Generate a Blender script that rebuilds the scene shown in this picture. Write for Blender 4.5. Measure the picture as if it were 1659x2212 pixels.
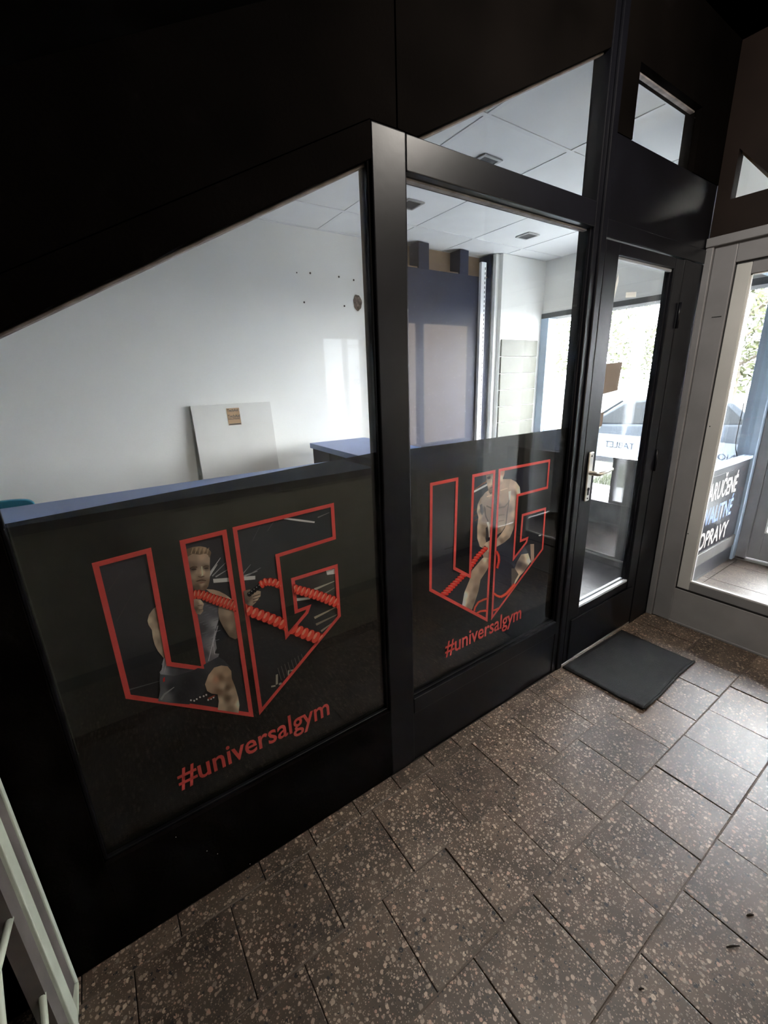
import bpy, bmesh, math, random
from mathutils import Vector, Matrix
from mathutils.geometry import tessellate_polygon

for o in list(bpy.data.objects):
    bpy.data.objects.remove(o)
random.seed(7)
SC = bpy.context.scene
COL = SC.collection

# ------------------------------------------------------------------ camera
W, H, F = 1659.0, 2212.0, 920.3655
R = ((0.82307549, -0.5669878, -0.03273482),
     (-0.19259247, -0.22442732, -0.95526987),
     (0.53427977, 0.79256369, -0.29391821))      # world -> camera (right, down, forward)
CAM = Vector((0.0, -1.1, 1.5125))
cam = bpy.data.cameras.new('camera')
cam.sensor_fit = 'HORIZONTAL'
cam.sensor_width = 36.0
cam.lens = 36.0 * F / W
cam.clip_start = 0.02
cam.clip_end = 300
camo = bpy.data.objects.new('camera', cam)
COL.objects.link(camo)
camo.matrix_world = Matrix(((R[0][0], -R[1][0], -R[2][0], CAM.x),
                            (R[0][1], -R[1][1], -R[2][1], CAM.y),
                            (R[0][2], -R[1][2], -R[2][2], CAM.z),
                            (0, 0, 0, 1)))
SC.camera = camo

# ------------------------------------------------------------------ sky, sun, exposure
world = bpy.data.worlds.new('sky')
SC.world = world
world.use_nodes = True
wn = world.node_tree.nodes
wn['Background'].inputs[0].default_value = (0.94, 0.97, 1.0, 1)
wn['Background'].inputs[1].default_value = 17.0
sun = bpy.data.lights.new('sun', 'SUN')
sun.energy = 1.5
sun.angle = 0.02
sun.color = (1.0, 0.95, 0.86)
suno = bpy.data.objects.new('sun', sun)
COL.objects.link(suno)
suno.rotation_euler = Vector((0.55, 0.25, -0.8)).to_track_quat('-Z', 'Y').to_euler()
suno.location = (-5, 0, 12)
SC.view_settings.view_transform = 'Standard'
SC.view_settings.look = 'None'
SC.view_settings.gamma = 1.0
SC.view_settings.exposure = 1.4
SC.view_settings.use_curve_mapping = False
try:
    SC.cycles.max_bounces = 12
    SC.cycles.transparent_max_bounces = 24
    SC.cycles.use_denoising = True
except Exception:
    pass


def px(x, y, ax, v):
    """photo pixel -> point on the world plane axis ax = v"""
    dx, dy = x - W / 2, y - H / 2
    d = Vector((R[0][0] * dx + R[1][0] * dy + R[2][0] * F,
                R[0][1] * dx + R[1][1] * dy + R[2][1] * F,
                R[0][2] * dx + R[1][2] * dy + R[2][2] * F))
    return CAM + d * ((v - CAM[ax]) / d[ax])


# ------------------------------------------------------------------ materials
def lin(c):
    return tuple(((v / 255) / 12.92 if v / 255 <= 0.04045 else ((v / 255 + 0.055) / 1.055) ** 2.4) for v in c)


MATS = {}


def mat(name, col, rough=0.6, metal=0.0, var=0.12, scale=6.0, bump=0.0, bscale=40.0, spec=0.5, coat=0.0, dirt=None):
    """principled paint with noise driven colour variation and fine relief"""
    if name in MATS:
        return MATS[name]
    m = bpy.data.materials.new(name)
    m.use_nodes = True
    nt = m.node_tree
    p = nt.nodes['Principled BSDF']
    tc = nt.nodes.new('ShaderNodeTexCoord')
    n = nt.nodes.new('ShaderNodeTexNoise')
    n.inputs['Scale'].default_value = scale
    n.inputs['Detail'].default_value = 5
    nt.links.new(tc.outputs['Object'], n.inputs['Vector'])
    r = nt.nodes.new('ShaderNodeValToRGB')
    r.color_ramp.elements[0].position = 0.3
    r.color_ramp.elements[1].position = 0.7
    a = tuple(max(0, c * (1 - var)) for c in col)
    b = tuple(min(1, c * (1 + var)) for c in col)
    if dirt:
        a = dirt
    r.color_ramp.elements[0].color = (*a, 1)
    r.color_ramp.elements[1].color = (*b, 1)
    nt.links.new(n.outputs['Fac'], r.inputs['Fac'])
    nt.links.new(r.outputs['Color'], p.inputs['Base Color'])
    p.inputs['Roughness'].default_value = rough
    p.inputs['Metallic'].default_value = metal
    p.inputs['Specular IOR Level'].default_value = spec
    p.inputs['Coat Weight'].default_value = coat
    if bump:
        n2 = nt.nodes.new('ShaderNodeTexNoise')
        n2.inputs['Scale'].default_value = bscale
        n2.inputs['Detail'].default_value = 4
        nt.links.new(tc.outputs['Object'], n2.inputs['Vector'])
        bp = nt.nodes.new('ShaderNodeBump')
        bp.inputs['Strength'].default_value = bump
        bp.inputs['Distance'].default_value = 0.01
        nt.links.new(n2.outputs['Fac'], bp.inputs['Height'])
        nt.links.new(bp.outputs['Normal'], p.inputs['Normal'])
    MATS[name] = m
    return m


def new_nodes(name):
    m = bpy.data.materials.new(name)
    m.use_nodes = True
    nt = m.node_tree
    for n in list(nt.nodes):
        nt.nodes.remove(n)
    out = nt.nodes.new('ShaderNodeOutputMaterial')
    MATS[name] = m
    return m, nt, out


def glass_mat(name, tint, r0=0.04, gain=1.0, haze=0.0):
    m, nt, out = new_nodes(name)
    g = nt.nodes.new('ShaderNodeNewGeometry')
    dt = nt.nodes.new('ShaderNodeVectorMath'); dt.operation = 'DOT_PRODUCT'
    nt.links.new(g.outputs['Incoming'], dt.inputs[0]); nt.links.new(g.outputs['Normal'], dt.inputs[1])
    ab = nt.nodes.new('ShaderNodeMath'); ab.operation = 'ABSOLUTE'
    nt.links.new(dt.outputs['Value'], ab.inputs[0])
    om = nt.nodes.new('ShaderNodeMath'); om.operation = 'SUBTRACT'; om.inputs[0].default_value = 1
    nt.links.new(ab.outputs[0], om.inputs[1])
    pw = nt.nodes.new('ShaderNodeMath'); pw.operation = 'POWER'; pw.inputs[1].default_value = 5
    nt.links.new(om.outputs[0], pw.inputs[0])
    ml = nt.nodes.new('ShaderNodeMath'); ml.operation = 'MULTIPLY_ADD'
    ml.inputs[1].default_value = (1 - r0) * gain; ml.inputs[2].default_value = r0 * gain
    ml.use_clamp = True
    nt.links.new(pw.outputs[0], ml.inputs[0])
    tr = nt.nodes.new('ShaderNodeBsdfTransparent'); tr.inputs[0].default_value = (*tint, 1)
    gl = nt.nodes.new('ShaderNodeBsdfGlossy'); gl.inputs['Roughness'].default_value = 0.015
    mx = nt.nodes.new('ShaderNodeMixShader')
    nt.links.new(ml.outputs[0], mx.inputs[0])
    last = tr.outputs[0]
    if haze:
        df = nt.nodes.new('ShaderNodeBsdfTranslucent'); df.inputs[0].default_value = (0.9, 0.9, 0.9, 1)
        h = nt.nodes.new('ShaderNodeMixShader')
        n = nt.nodes.new('ShaderNodeTexNoise'); n.inputs['Scale'].default_value = 3.0
        tc = nt.nodes.new('ShaderNodeTexCoord'); nt.links.new(tc.outputs['Object'], n.inputs['Vector'])
        hm = nt.nodes.new('ShaderNodeMath'); hm.operation = 'MULTIPLY'; hm.inputs[1].default_value = haze * 2
        nt.links.new(n.outputs['Fac'], hm.inputs[0]); nt.links.new(hm.outputs[0], h.inputs[0])
        nt.links.new(last, h.inputs[1]); nt.links.new(df.outputs[0], h.inputs[2])
        last = h.outputs[0]
    nt.links.new(last, mx.inputs[1]); nt.links.new(gl.outputs[0], mx.inputs[2])
    nt.links.new(mx.outputs[0], out.inputs['Surface'])
    return m


def translucent_mat(name, col=None, t=0.5):
    """thin printed vinyl or paper: lit from the front and through the back"""
    m, nt, out = new_nodes(name)
    df = nt.nodes.new('ShaderNodeBsdfDiffuse'); tl = nt.nodes.new('ShaderNodeBsdfTranslucent')
    if col is None:
        at = nt.nodes.new('ShaderNodeAttribute'); at.attribute_name = 'Col'
        src = at.outputs['Color']
    else:
        n = nt.nodes.new('ShaderNodeTexNoise'); n.inputs['Scale'].default_value = 12
        tc = nt.nodes.new('ShaderNodeTexCoord'); nt.links.new(tc.outputs['Object'], n.inputs['Vector'])
        r = nt.nodes.new('ShaderNodeValToRGB')
        r.color_ramp.elements[0].color = (*[c * .94 for c in col], 1)
        r.color_ramp.elements[1].color = (*[min(1, c * 1.04) for c in col], 1)
        nt.links.new(n.outputs['Fac'], r.inputs['Fac'])
        src = r.outputs['Color']
    nt.links.new(src, df.inputs[0]); nt.links.new(src, tl.inputs[0])
    mx = nt.nodes.new('ShaderNodeMixShader'); mx.inputs[0].default_value = t
    nt.links.new(df.outputs[0], mx.inputs[1]); nt.links.new(tl.outputs[0], mx.inputs[2])
    nt.links.new(mx.outputs[0], out.inputs['Surface'])
    return m


def film_mat(name, t):
    m, nt, out = new_nodes(name)
    tr = nt.nodes.new('ShaderNodeBsdfTransparent'); tr.inputs[0].default_value = (*t, 1)
    df = nt.nodes.new('ShaderNodeBsdfDiffuse'); df.inputs[0].default_value = (0.006, 0.006, 0.0055, 1)
    ad = nt.nodes.new('ShaderNodeAddShader')
    nt.links.new(tr.outputs[0], ad.inputs[0]); nt.links.new(df.outputs[0], ad.inputs[1])
    nt.links.new(ad.outputs[0], out.inputs['Surface'])
    return m


def lit_mat(name, col, strength):
    """a lit shop window or light box"""
    m, nt, out = new_nodes(name)
    em = nt.nodes.new('ShaderNodeEmission')
    n = nt.nodes.new('ShaderNodeTexNoise'); n.inputs['Scale'].default_value = 2.5
    tc = nt.nodes.new('ShaderNodeTexCoord'); nt.links.new(tc.outputs['Object'], n.inputs['Vector'])
    r = nt.nodes.new('ShaderNodeValToRGB')
    r.color_ramp.elements[0].color = (*[c * .85 for c in col], 1)
    r.color_ramp.elements[1].color = (*col, 1)
    nt.links.new(n.outputs['Fac'], r.inputs['Fac']); nt.links.new(r.outputs['Color'], em.inputs[0])
    em.inputs[1].default_value = strength
    nt.links.new(em.outputs[0], out.inputs['Surface'])
    return m


def terrazzo(name, base, chip, dark_amt=0.12, gain=1.0, rough=0.42):
    m = bpy.data.materials.new(name)
    m.use_nodes = True
    nt = m.node_tree
    L = nt.links.new
    p = nt.nodes['Principled BSDF']
    tc = nt.nodes.new('ShaderNodeTexCoord')
    oi = nt.nodes.new('ShaderNodeObjectInfo')
    sc = nt.nodes.new('ShaderNodeMath'); sc.operation = 'MULTIPLY'; sc.inputs[1].default_value = 37.0
    L(oi.outputs['Random'], sc.inputs[0])
    ad = nt.nodes.new('ShaderNodeVectorMath'); ad.operation = 'ADD'
    L(tc.outputs['Object'], ad.inputs[0]); L(sc.outputs[0], ad.inputs[1])
    # warp for irregular chips
    wn_ = nt.nodes.new('ShaderNodeTexNoise'); wn_.inputs['Scale'].default_value = 90
    L(ad.outputs[0], wn_.inputs['Vector'])
    wm = nt.nodes.new('ShaderNodeVectorMath'); wm.operation = 'MULTIPLY_ADD'
    wm.inputs[1].default_value = (.006, .006, .006)
    L(wn_.outputs['Color'], wm.inputs[0]); L(ad.outputs[0], wm.inputs[2])
    big = nt.nodes.new('ShaderNodeTexNoise'); big.inputs['Scale'].default_value = 7; big.inputs['Detail'].default_value = 5
    L(ad.outputs[0], big.inputs['Vector'])
    br = nt.nodes.new('ShaderNodeValToRGB')
    br.color_ramp.elements[0].position = .35; br.color_ramp.elements[1].position = .68
    br.color_ramp.elements[0].color = (*[c * .55 for c in base], 1)
    br.color_ramp.elements[1].color = (*[c * 1.25 for c in base], 1)
    L(big.outputs['Fac'], br.inputs['Fac'])
    cur = br.outputs['Color']
    hsum = None
    for scale, lo, hi, tint in ((74, .34, .5, 1.0), (120, .33, .44, .9), (205, .32, .4, .75)):
        v = nt.nodes.new('ShaderNodeTexVoronoi'); v.inputs['Scale'].default_value = scale
        L(wm.outputs[0], v.inputs['Vector'])
        sep = nt.nodes.new('ShaderNodeSeparateColor'); L(v.outputs['Color'], sep.inputs[0])
        # only some cells hold a chip
        th = nt.nodes.new('ShaderNodeMapRange')
        th.inputs[1].default_value = 0; th.inputs[2].default_value = 1
        th.inputs[3].default_value = lo - .27; th.inputs[4].default_value = hi
        L(sep.outputs[0], th.inputs[0])
        lt = nt.nodes.new('ShaderNodeMath'); lt.operation = 'SUBTRACT'
        L(th.outputs[0], lt.inputs[0]); L(v.outputs['Distance'], lt.inputs[1])
        sm = nt.nodes.new('ShaderNodeMapRange'); sm.inputs[1].default_value = 0; sm.inputs[2].default_value = .05
        L(lt.outputs[0], sm.inputs[0])
        cr = nt.nodes.new('ShaderNodeValToRGB'); cr.color_ramp.interpolation = 'CONSTANT'
        e = cr.color_ramp.elements
        e[0].position = 0; e[0].color = (.012, .012, .015, 1)
        e[1].position = dark_amt; e[1].color = (*[c * .6 * tint for c in chip], 1)
        for pos, k in ((.3, (1, .95, .9)), (.55, (.85, .82, .78)), (.75, (1.1, .88, .8)), (.86, (1.25, 1.2, 1.1))):
            q = e.new(pos); q.color = (*[chip[i] * k[i] * tint for i in range(3)], 1)
        L(sep.outputs[1], cr.inputs['Fac'])
        mx = nt.nodes.new('ShaderNodeMix'); mx.data_type = 'RGBA'
        L(sm.outputs[0], mx.inputs['Factor']); L(cur, mx.inputs['A']); L(cr.outputs['Color'], mx.inputs['B'])
        cur = mx.outputs['Result']
        if hsum is None:
            hsum = sm.outputs[0]
    # tile to tile tone
    tn = nt.nodes.new('ShaderNodeMapRange'); tn.inputs[3].default_value = .72 * gain; tn.inputs[4].default_value = 1.18 * gain
    L(oi.outputs['Random'], tn.inputs[0])
    mm = nt.nodes.new('ShaderNodeMix'); mm.data_type = 'RGBA'; mm.blend_type = 'MULTIPLY'; mm.inputs['Factor'].default_value = 1
    cc = nt.nodes.new('ShaderNodeCombineColor')
    for i in range(3):
        L(tn.outputs[0], cc.inputs[i])
    L(cur, mm.inputs['A']); L(cc.outputs[0], mm.inputs['B'])
    L(mm.outputs['Result'], p.inputs['Base Color'])
    p.inputs['Roughness'].default_value = rough
    bp = nt.nodes.new('ShaderNodeBump'); bp.inputs['Strength'].default_value = .35; bp.inputs['Distance'].default_value = .002
    L(big.outputs['Fac'], bp.inputs['Height'])
    L(bp.outputs['Normal'], p.inputs['Normal'])
    MATS[name] = m
    return m


BLACK = mat('black_gloss_paint', (.0033, .0034, .005), .36, spec=.22, var=.35, scale=4, bump=.03, bscale=30)  # faint blue of the window glare put into the black
BOARD = mat('black_board_paint', (.0028, .0022, .0019), .9, spec=.01, var=.4, scale=3, bump=.1, bscale=90)
BROWNBLACK = mat('dark_brown_panel', (.015, .0095, .0075), .6, spec=.15, var=.3, scale=3)
GREYMETAL = mat('grey_painted_aluminium', (.21, .208, .217), .42, var=.1, scale=5, bump=.05)
GREYKICK = mat('grey_kick_panel', (.26, .255, .26), .5, var=.14, scale=5, bump=.05)
GASKET = mat('black_rubber', (.008, .008, .009), .6)
WHITEWALL = mat('white_plaster', (.86, .86, .83), .85, var=.02, scale=3, bump=.08, bscale=120)
CEILM = mat('white_ceiling_panel', (.88, .89, .89), .8, var=.02, scale=8)
GRIDM = mat('white_grid_bar', (.84, .85, .86), .5, var=.02)
DARKFLOOR = mat('dark_vinyl_floor', (.1, .1, .108), .4, var=.35, scale=9)
BLUETOP = mat('blue_laminate', (.17, .25, .5), .35, var=.06, scale=5)
NAVY = mat('navy_laminate', (.012, .016, .036), .5, spec=.22, var=.2, scale=3)
CREAM = mat('cream_laminate', (.62, .6, .55), .5, var=.05)
SILVER = mat('brushed_silver', (.75, .73, .68), .3, metal=.9, var=.06, scale=30)
TERR = terrazzo('terrazzo_tile', (.082, .058, .042), (.33, .262, .215))
TERR2 = terrazzo('vestibule_terrazzo', (.085, .064, .05), (.14, .115, .098), rough=.5)
GROUT = mat('tile_bedding', (.018, .016, .014), .9)
GLASS = glass_mat('shop_glass', (.985, .99, .985), .042, 1.0, haze=.01)
GLASS2 = glass_mat('clear_glass', (.985, .99, .99), .04, 1.0)
FILM = film_mat('tinted_film', (.07, .07, .059))
FILM2 = film_mat('neutral_tinted_film', (.028, .028, .030))
PRINT = translucent_mat('vinyl_print', None, .3)
RED = translucent_mat('red_vinyl', (.97, .125, .11), .3)


# ------------------------------------------------------------------ mesh helpers
def obj(name, bm, m, parent=None, smooth=False):
    me = bpy.data.meshes.new(name)
    bmesh.ops.recalc_face_normals(bm, faces=bm.faces)
    bm.to_mesh(me)
    bm.free()
    if smooth:
        for p in me.polygons:
            p.use_smooth = True
    if m:
        me.materials.append(m)
    o = bpy.data.objects.new(name, me)
    COL.objects.link(o)
    if parent:
        o.parent = parent
        o.matrix_parent_inverse = Matrix.Translation(-parent.location) if parent.type == 'EMPTY' else Matrix.Identity(4)
    return o


def share(name, src, loc, parent=None, rot=None):
    """another object with the same mesh data"""
    o = bpy.data.objects.new(name, src.data)
    COL.objects.link(o)
    o.location = loc
    if rot:
        o.rotation_euler = rot
    if parent:
        o.parent = parent
        if parent.type == 'EMPTY':
            o.matrix_parent_inverse = Matrix.Translation(-parent.location)
    return o


def thing(name, label, cat, loc=(0, 0, 0), group=None):
    o = bpy.data.objects.new(name, None)
    COL.objects.link(o)
    o.location = loc
    o.empty_display_size = .05
    return tag(o, label, cat, group)


def tag(o, label, cat, group=None, kind=None):
    o['label'] = label
    o['category'] = cat
    if group:
        o['group'] = group
    if kind:
        o['kind'] = kind
    return o


def structure(name, label, cat):
    o = thing(name, label, cat)
    o['kind'] = 'structure'
    return o


def add_box(bm, x0, x1, y0, y1, z0, z1, bev=0.0):
    vs = [bm.verts.new((x, y, z)) for x in (x0, x1) for y in (y0, y1) for z in (z0, z1)]
    f = [(0, 1, 3, 2), (4, 6, 7, 5), (0, 4, 5, 1), (2, 3, 7, 6), (0, 2, 6, 4), (1, 5, 7, 3)]
    fs = [bm.faces.new([vs[i] for i in q]) for q in f]
    if bev:
        es = set(e for q in fs for e in q.edges)
        bmesh.ops.bevel(bm, geom=list(es), offset=bev, segments=2, affect='EDGES', profile=.5)
    return vs


def box(name, x0, x1, y0, y1, z0, z1, m, parent=None, bev=0.0):
    bm = bmesh.new()
    add_box(bm, x0, x1, y0, y1, z0, z1, bev)
    return obj(name, bm, m, parent)


def prism_y(name, pts, y0, y1, m, parent=None, bev=0.0):
    """polygon in x,z extruded from y0 to y1"""
    bm = bmesh.new()
    a = [bm.verts.new((x, y0, z)) for x, z in pts]
    b = [bm.verts.new((x, y1, z)) for x, z in pts]
    fs = [bm.faces.new(a), bm.faces.new(b[::-1])]
    n = len(pts)
    for i in range(n):
        fs.append(bm.faces.new((a[i], b[i], b[(i + 1) % n], a[(i + 1) % n])))
    if bev:
        bmesh.ops.recalc_face_normals(bm, faces=bm.faces)
        bmesh.ops.bevel(bm, geom=list(bm.edges), offset=bev, segments=2, affect='EDGES', profile=.5)
    return obj(name, bm, m, parent)


def prism_x(name, pts, x0, x1, m, parent=None, bev=0.0):
    """polygon in y,z extruded from x0 to x1"""
    bm = bmesh.new()
    a = [bm.verts.new((x0, y, z)) for y, z in pts]
    b = [bm.verts.new((x1, y, z)) for y, z in pts]
    fs = [bm.faces.new(a), bm.faces.new(b[::-1])]
    n = len(pts)
    for i in range(n):
        fs.append(bm.faces.new((a[i], b[i], b[(i + 1) % n], a[(i + 1) % n])))
    if bev:
        bmesh.ops.recalc_face_normals(bm, faces=bm.faces)
        bmesh.ops.bevel(bm, geom=list(bm.edges), offset=bev, segments=2, affect='EDGES', profile=.5)
    return obj(name, bm, m, parent)


def prism_z(name, pts, z0, z1, m, parent=None, bev=0.0):
    bm = bmesh.new()
    a = [bm.verts.new((x, y, z0)) for x, y in pts]
    b = [bm.verts.new((x, y, z1)) for x, y in pts]
    bm.faces.new(a); bm.faces.new(b[::-1])
    n = len(pts)
    for i in range(n):
        bm.faces.new((a[i], b[i], b[(i + 1) % n], a[(i + 1) % n]))
    if bev:
        bmesh.ops.recalc_face_normals(bm, faces=bm.faces)
        bmesh.ops.bevel(bm, geom=list(bm.edges), offset=bev, segments=2, affect='EDGES', profile=.5)
    return obj(name, bm, m, parent)


def add_tube(bm, path, rad, n=10, cap=True):
    path = [Vector(p) for p in path]
    rads = rad if isinstance(rad, (list, tuple)) else [rad] * len(path)
    rings = []
    up = Vector((.13, .31, .94)).normalized()
    for i, p in enumerate(path):
        t = (path[min(i + 1, len(path) - 1)] - path[max(i - 1, 0)]).normalized()
        u = t.cross(up)
        if u.length < .1:
            u = t.cross(Vector((1, 0, 0)))
        u.normalize()
        v = t.cross(u)
        rings.append([bm.verts.new(p + (u * math.cos(2 * math.pi * k / n) + v * math.sin(2 * math.pi * k / n)) * rads[i]) for k in range(n)])
    for a, b in zip(rings, rings[1:]):
        for k in range(n):
            bm.faces.new((a[k], a[(k + 1) % n], b[(k + 1) % n], b[k]))
    if cap:
        bm.faces.new(rings[0][::-1]); bm.faces.new(rings[-1])


def tube(name, path, rad, m, parent=None, n=10):
    bm = bmesh.new()
    add_tube(bm, path, rad, n)
    return obj(name, bm, m, parent, smooth=True)


def text_mesh(name, body, m, parent, place, width=None, height=None, bold=0.0, depth=0.0):
    """flat lettering; place(u, v) turns text coordinates (metres) into a world point"""
    cu = bpy.data.curves.new(name, 'FONT')
    cu.body = body
    cu.size = 1.0
    cu.offset = bold
    cu.resolution_u = 3
    t = bpy.data.objects.new(name, cu)
    COL.objects.link(t)
    bpy.context.view_layer.update()
    me = bpy.data.meshes.new_from_object(t.evaluated_get(bpy.context.evaluated_depsgraph_get()))
    bpy.data.objects.remove(t)
    bpy.data.curves.remove(cu)
    xs = [v.co.x for v in me.vertices]
    cap = .69
    x0, x1 = min(xs), max(xs)
    sy = height / cap if height else width / (x1 - x0)
    sx = width / (x1 - x0) if width else sy
    for v in me.vertices:
        v.co = place((v.co.x - x0) * sx, v.co.y * sy)
    me.materials.clear()
    me.materials.append(m)
    o = bpy.data.objects.new(name, me)
    COL.objects.link(o)
    if parent:
        o.parent = parent
        if parent.type == 'EMPTY':
            o.matrix_parent_inverse = Matrix.Translation(-parent.location)
    return o


# ------------------------------------------------------------------ dimensions
YG = .03                       # glass plane of the shopfront
XR = 2.81                      # wall with the grey door
XF = 4.25                      # street facade
ZC = 2.64                      # shop ceiling
YB = 2.28                      # shop back wall
YO = -1.5                      # wall across the passage


def zs(x):                     # sloping soffit over the passage
    return 2.042 + .518 * x


def diag(x):                   # sloping head of the shop windows
    return .525 * x + 1.6769


# ================================================================== passage floor
floor = structure('floor', 'speckled brown terrazzo tile floor of the dim passage', 'floor')
box('bedding', -1.6, XR, YO, 0.06, -.1, -.006, GROUT, floor)
bm = bmesh.new()
TS = .2553
add_box(bm, -TS / 2, TS / 2, -TS / 2, TS / 2, -.02, 0, .0022)
t0 = obj('floor_tile', bm, TERR, floor)
t0.location = (.849 + TS / 2, -.072 - .2575 / 2 - .0003, 0)
P = .2575
rows = {1: .849, 2: .72, 3: .588, 4: .965, 5: .84, 6: .71}
first = True
for r, off in rows.items():
    yc = -.072 - P * (r - .5)
    if yc - P / 2 < YO - .05:
        continue
    k0 = math.ceil((-1.55 - off) / P)
    for k in range(k0, 30):
        xc = off + P * k + P / 2
        if xc + P / 2 > XR + .12:
            break
        if xc + P / 2 > XR:
            continue
        if r == 1 and k == 0:
            continue
        o = share('floor_tile', t0, (xc, yc, random.uniform(-.0018, .0012)), floor,
                  (random.uniform(-.006, .006), random.uniform(-.006, .006), random.uniform(-.004, .004)))
MORT = mat('pale_mortar', (.1, .08, .066), .9)
for r in range(0, 6):
    yj = -.072 - P * r
    if yj > YO:
        box('mortar_joint', -1.58, XR, yj - .0022, yj + .0022, -.006, -.0012, MORT, floor)
# cut pieces along the shopfront and along the grey door
cuts = [-1.55, -1.3, -1.04, -.79, -.55, -.30, -.06, .19, .37, .55, .73, .90, 1.053, 1.235, 1.41, 1.58, 1.76, 1.93, 2.1, 2.28, 2.45, 2.62, 2.8]
for a, b in zip(cuts, cuts[1:]):
    bm = bmesh.new()
    add_box(bm, a + .0015, b - .0015, -.0705, -.001, -.02, random.uniform(-.001, .001), .002)
    obj('floor_tile', bm, TERR, floor)
for r, off in rows.items():
    yc = -.072 - P * (r - .5)
    if yc - P / 2 < YO - .05:
        continue
    k = math.floor((XR - off) / P)
    a = off + P * k
    if XR - a > .012:
        bm = bmesh.new()
        add_box(bm, a + .0015, XR - .002, yc - TS / 2, yc + TS / 2, -.02, 0, .002)
        obj('floor_tile', bm, TERR, floor)

# ================================================================== shopfront wall
wf = structure('wall_front', 'black painted timber shopfront with sloping window heads', 'wall')
D1 = .07
prism_y('board', [(-1.6, 0), (-.186, 0), (-.186, zs(-.186)), (-1.6, zs(-1.6))], 0, D1, BOARD, wf)
prism_y('sill_panel', [(-.186, 0), (.741, 0), (.741, .312), (-.186, .312)], 0, D1, BOARD, wf, .002)
prism_y('post', [(.741, 0), (.854, 0), (.854, 2.148), (.741, 2.148)], 0, D1, BLACK, wf, .004)
prism_y('top_rail', [(-.186, diag(-.186)), (.741, diag(.741)), (.741, diag(.741) + .083), (-.186, diag(-.186) + .083)], .0, D1, BOARD, wf, .002)
prism_y('board', [(-.186, diag(-.186) + .086), (.741, diag(.741) + .086), (.7415, 2.151), (.826, 2.151), (.826, zs(.826)), (-.186, zs(-.186))], .004, D1, BOARD, wf, .001)
prism_y('board', [(.830, 2.151), (.893, 2.148), (1.778, diag(1.778)), (1.778, zs(1.778)), (.830, zs(.83))], .003, D1, BOARD, wf, .001)
prism_y('transom', [(.854, 2.06), (1.778, 2.06), (1.778, 2.146), (.854, 2.146)], 0, D1, BLACK, wf, .003)
prism_y('bottom_rail', [(.854, .238), (1.778, .238), (1.778, .308), (.854, .308)], -.002, D1, BLACK, wf, .003)
prism_y('kick_panel', [(.854, 0), (1.778, 0), (1.778, .235), (.854, .235)], .004, D1, BLACK, wf, .001)
prism_y('post', [(1.778, 0), (1.812, 0), (1.812, zs(1.812)), (1.778, zs(1.778))], 0, D1, BLACK, wf, .004)
prism_y('post', [(1.814, 0), (1.858, 0), (1.858, zs(1.858)), (1.814, zs(1.814))], -.008, D1, BLACK, wf, .006)
prism_y('lintel', [(1.860, 2.036), (XR, 2.036), (XR, 2.098), (1.860, 2.098)], -.004, D1, BLACK, wf, .003)
prism_y('board', [(1.860, 2.1), (XR, 2.1), (XR, 2.385), (1.860, 2.385)], .003, D1, BLACK, wf, .002)
prism_y('board', [(1.860, 2.385), (1.976, 2.385), (1.976, zs(1.976)), (1.860, zs(1.86))], .0, D1, BOARD, wf)
prism_y('board', [(2.522, 2.385), (XR, 2.385), (XR, zs(XR)), (2.522, zs(2.522))], .0, D1, BOARD, wf)
prism_y('board', [(1.976, 2.627), (2.522, 2.627), (2.522, zs(2.522)), (1.976, zs(1.976))], .0, D1, BOARD, wf)
prism_y('jamb', [(2.57, 0), (2.64, 0), (2.64, 2.034), (2.57, 2.034)], -.006, D1, BLACK, wf, .005)
prism_y('board', [(2.643, 0), (XR, 0), (XR, 2.034), (2.643, 2.034)], .002, D1, BLACK, wf, .002)
# threshold strip under the door
box('threshold', 1.86, 2.57, -.004, .06, 0, .014, SILVER, wf, .002)
# nails and chips in the paint
for q in ((600, 1850), (540, 1866), (447, 1838), (380, 1808), (470, 1844)):
    p = px(q[0], q[1], 1, 0)
    bm = bmesh.new()
    bmesh.ops.create_icosphere(bm, subdivisions=1, radius=.0012, matrix=Matrix.Translation((p.x, -.0005, p.z)))
    obj('paint_chip', bm, CREAM, wf)


def pane_part(name, pts, parent, m=GLASS, y0=.024, y1=.029):
    return prism_y(name, pts, y0, y1, m, parent)


def beads(parent, pts, m=BLACK, w=.009, y0=.011, y1=.023, skip=()):
    """glazing beads along the edges of an opening (pts counter-clockwise seen from the passage)"""
    n = len(pts)
    c = Vector((sum(p[0] for p in pts) / n, sum(p[1] for p in pts) / n))
    for i in range(n):
        if i in skip:
            continue
        a, b = Vector(pts[i]), Vector(pts[(i + 1) % n])
        t = (b - a).normalized()
        nn = Vector((-t.y, t.x))
        if nn.dot(c - (a + b) / 2) < 0:
            nn = -nn
        q = [a, b, b + nn * w, a + nn * w]
        prism_y('glazing_bead', [(v.x, v.y) for v in q], y0, y1, m, parent, .002)


w1 = structure('window_1', 'large shop window with sloping head, left of the black post', 'window')
PL = [(-.186, .312), (.741, .312), (.741, diag(.741)), (-.186, diag(-.186))]
pane_part('pane', PL, w1)
beads(w1, PL, skip=(2,))
w2 = structure('window_2', 'tall shop window between the black post and the shop door', 'window')
PM = [(.854, .308), (1.778, .308), (1.778, 2.06), (.854, 2.06)]
pane_part('pane', PM, w2)
beads(w2, PM, skip=(2,))
w3 = structure('window_3', 'triangular fanlight above the tall shop window', 'window')
PT = [(.893, 2.146), (1.778, 2.146), (1.778, diag(1.778))]
pane_part('pane', PT, w3)
w4 = structure('window_4', 'small fanlight high above the shop door', 'window')
PU = [(1.976, 2.385), (2.522, 2.385), (2.522, 2.627), (1.976, 2.627)]
pane_part('pane', PU, w4)

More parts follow.
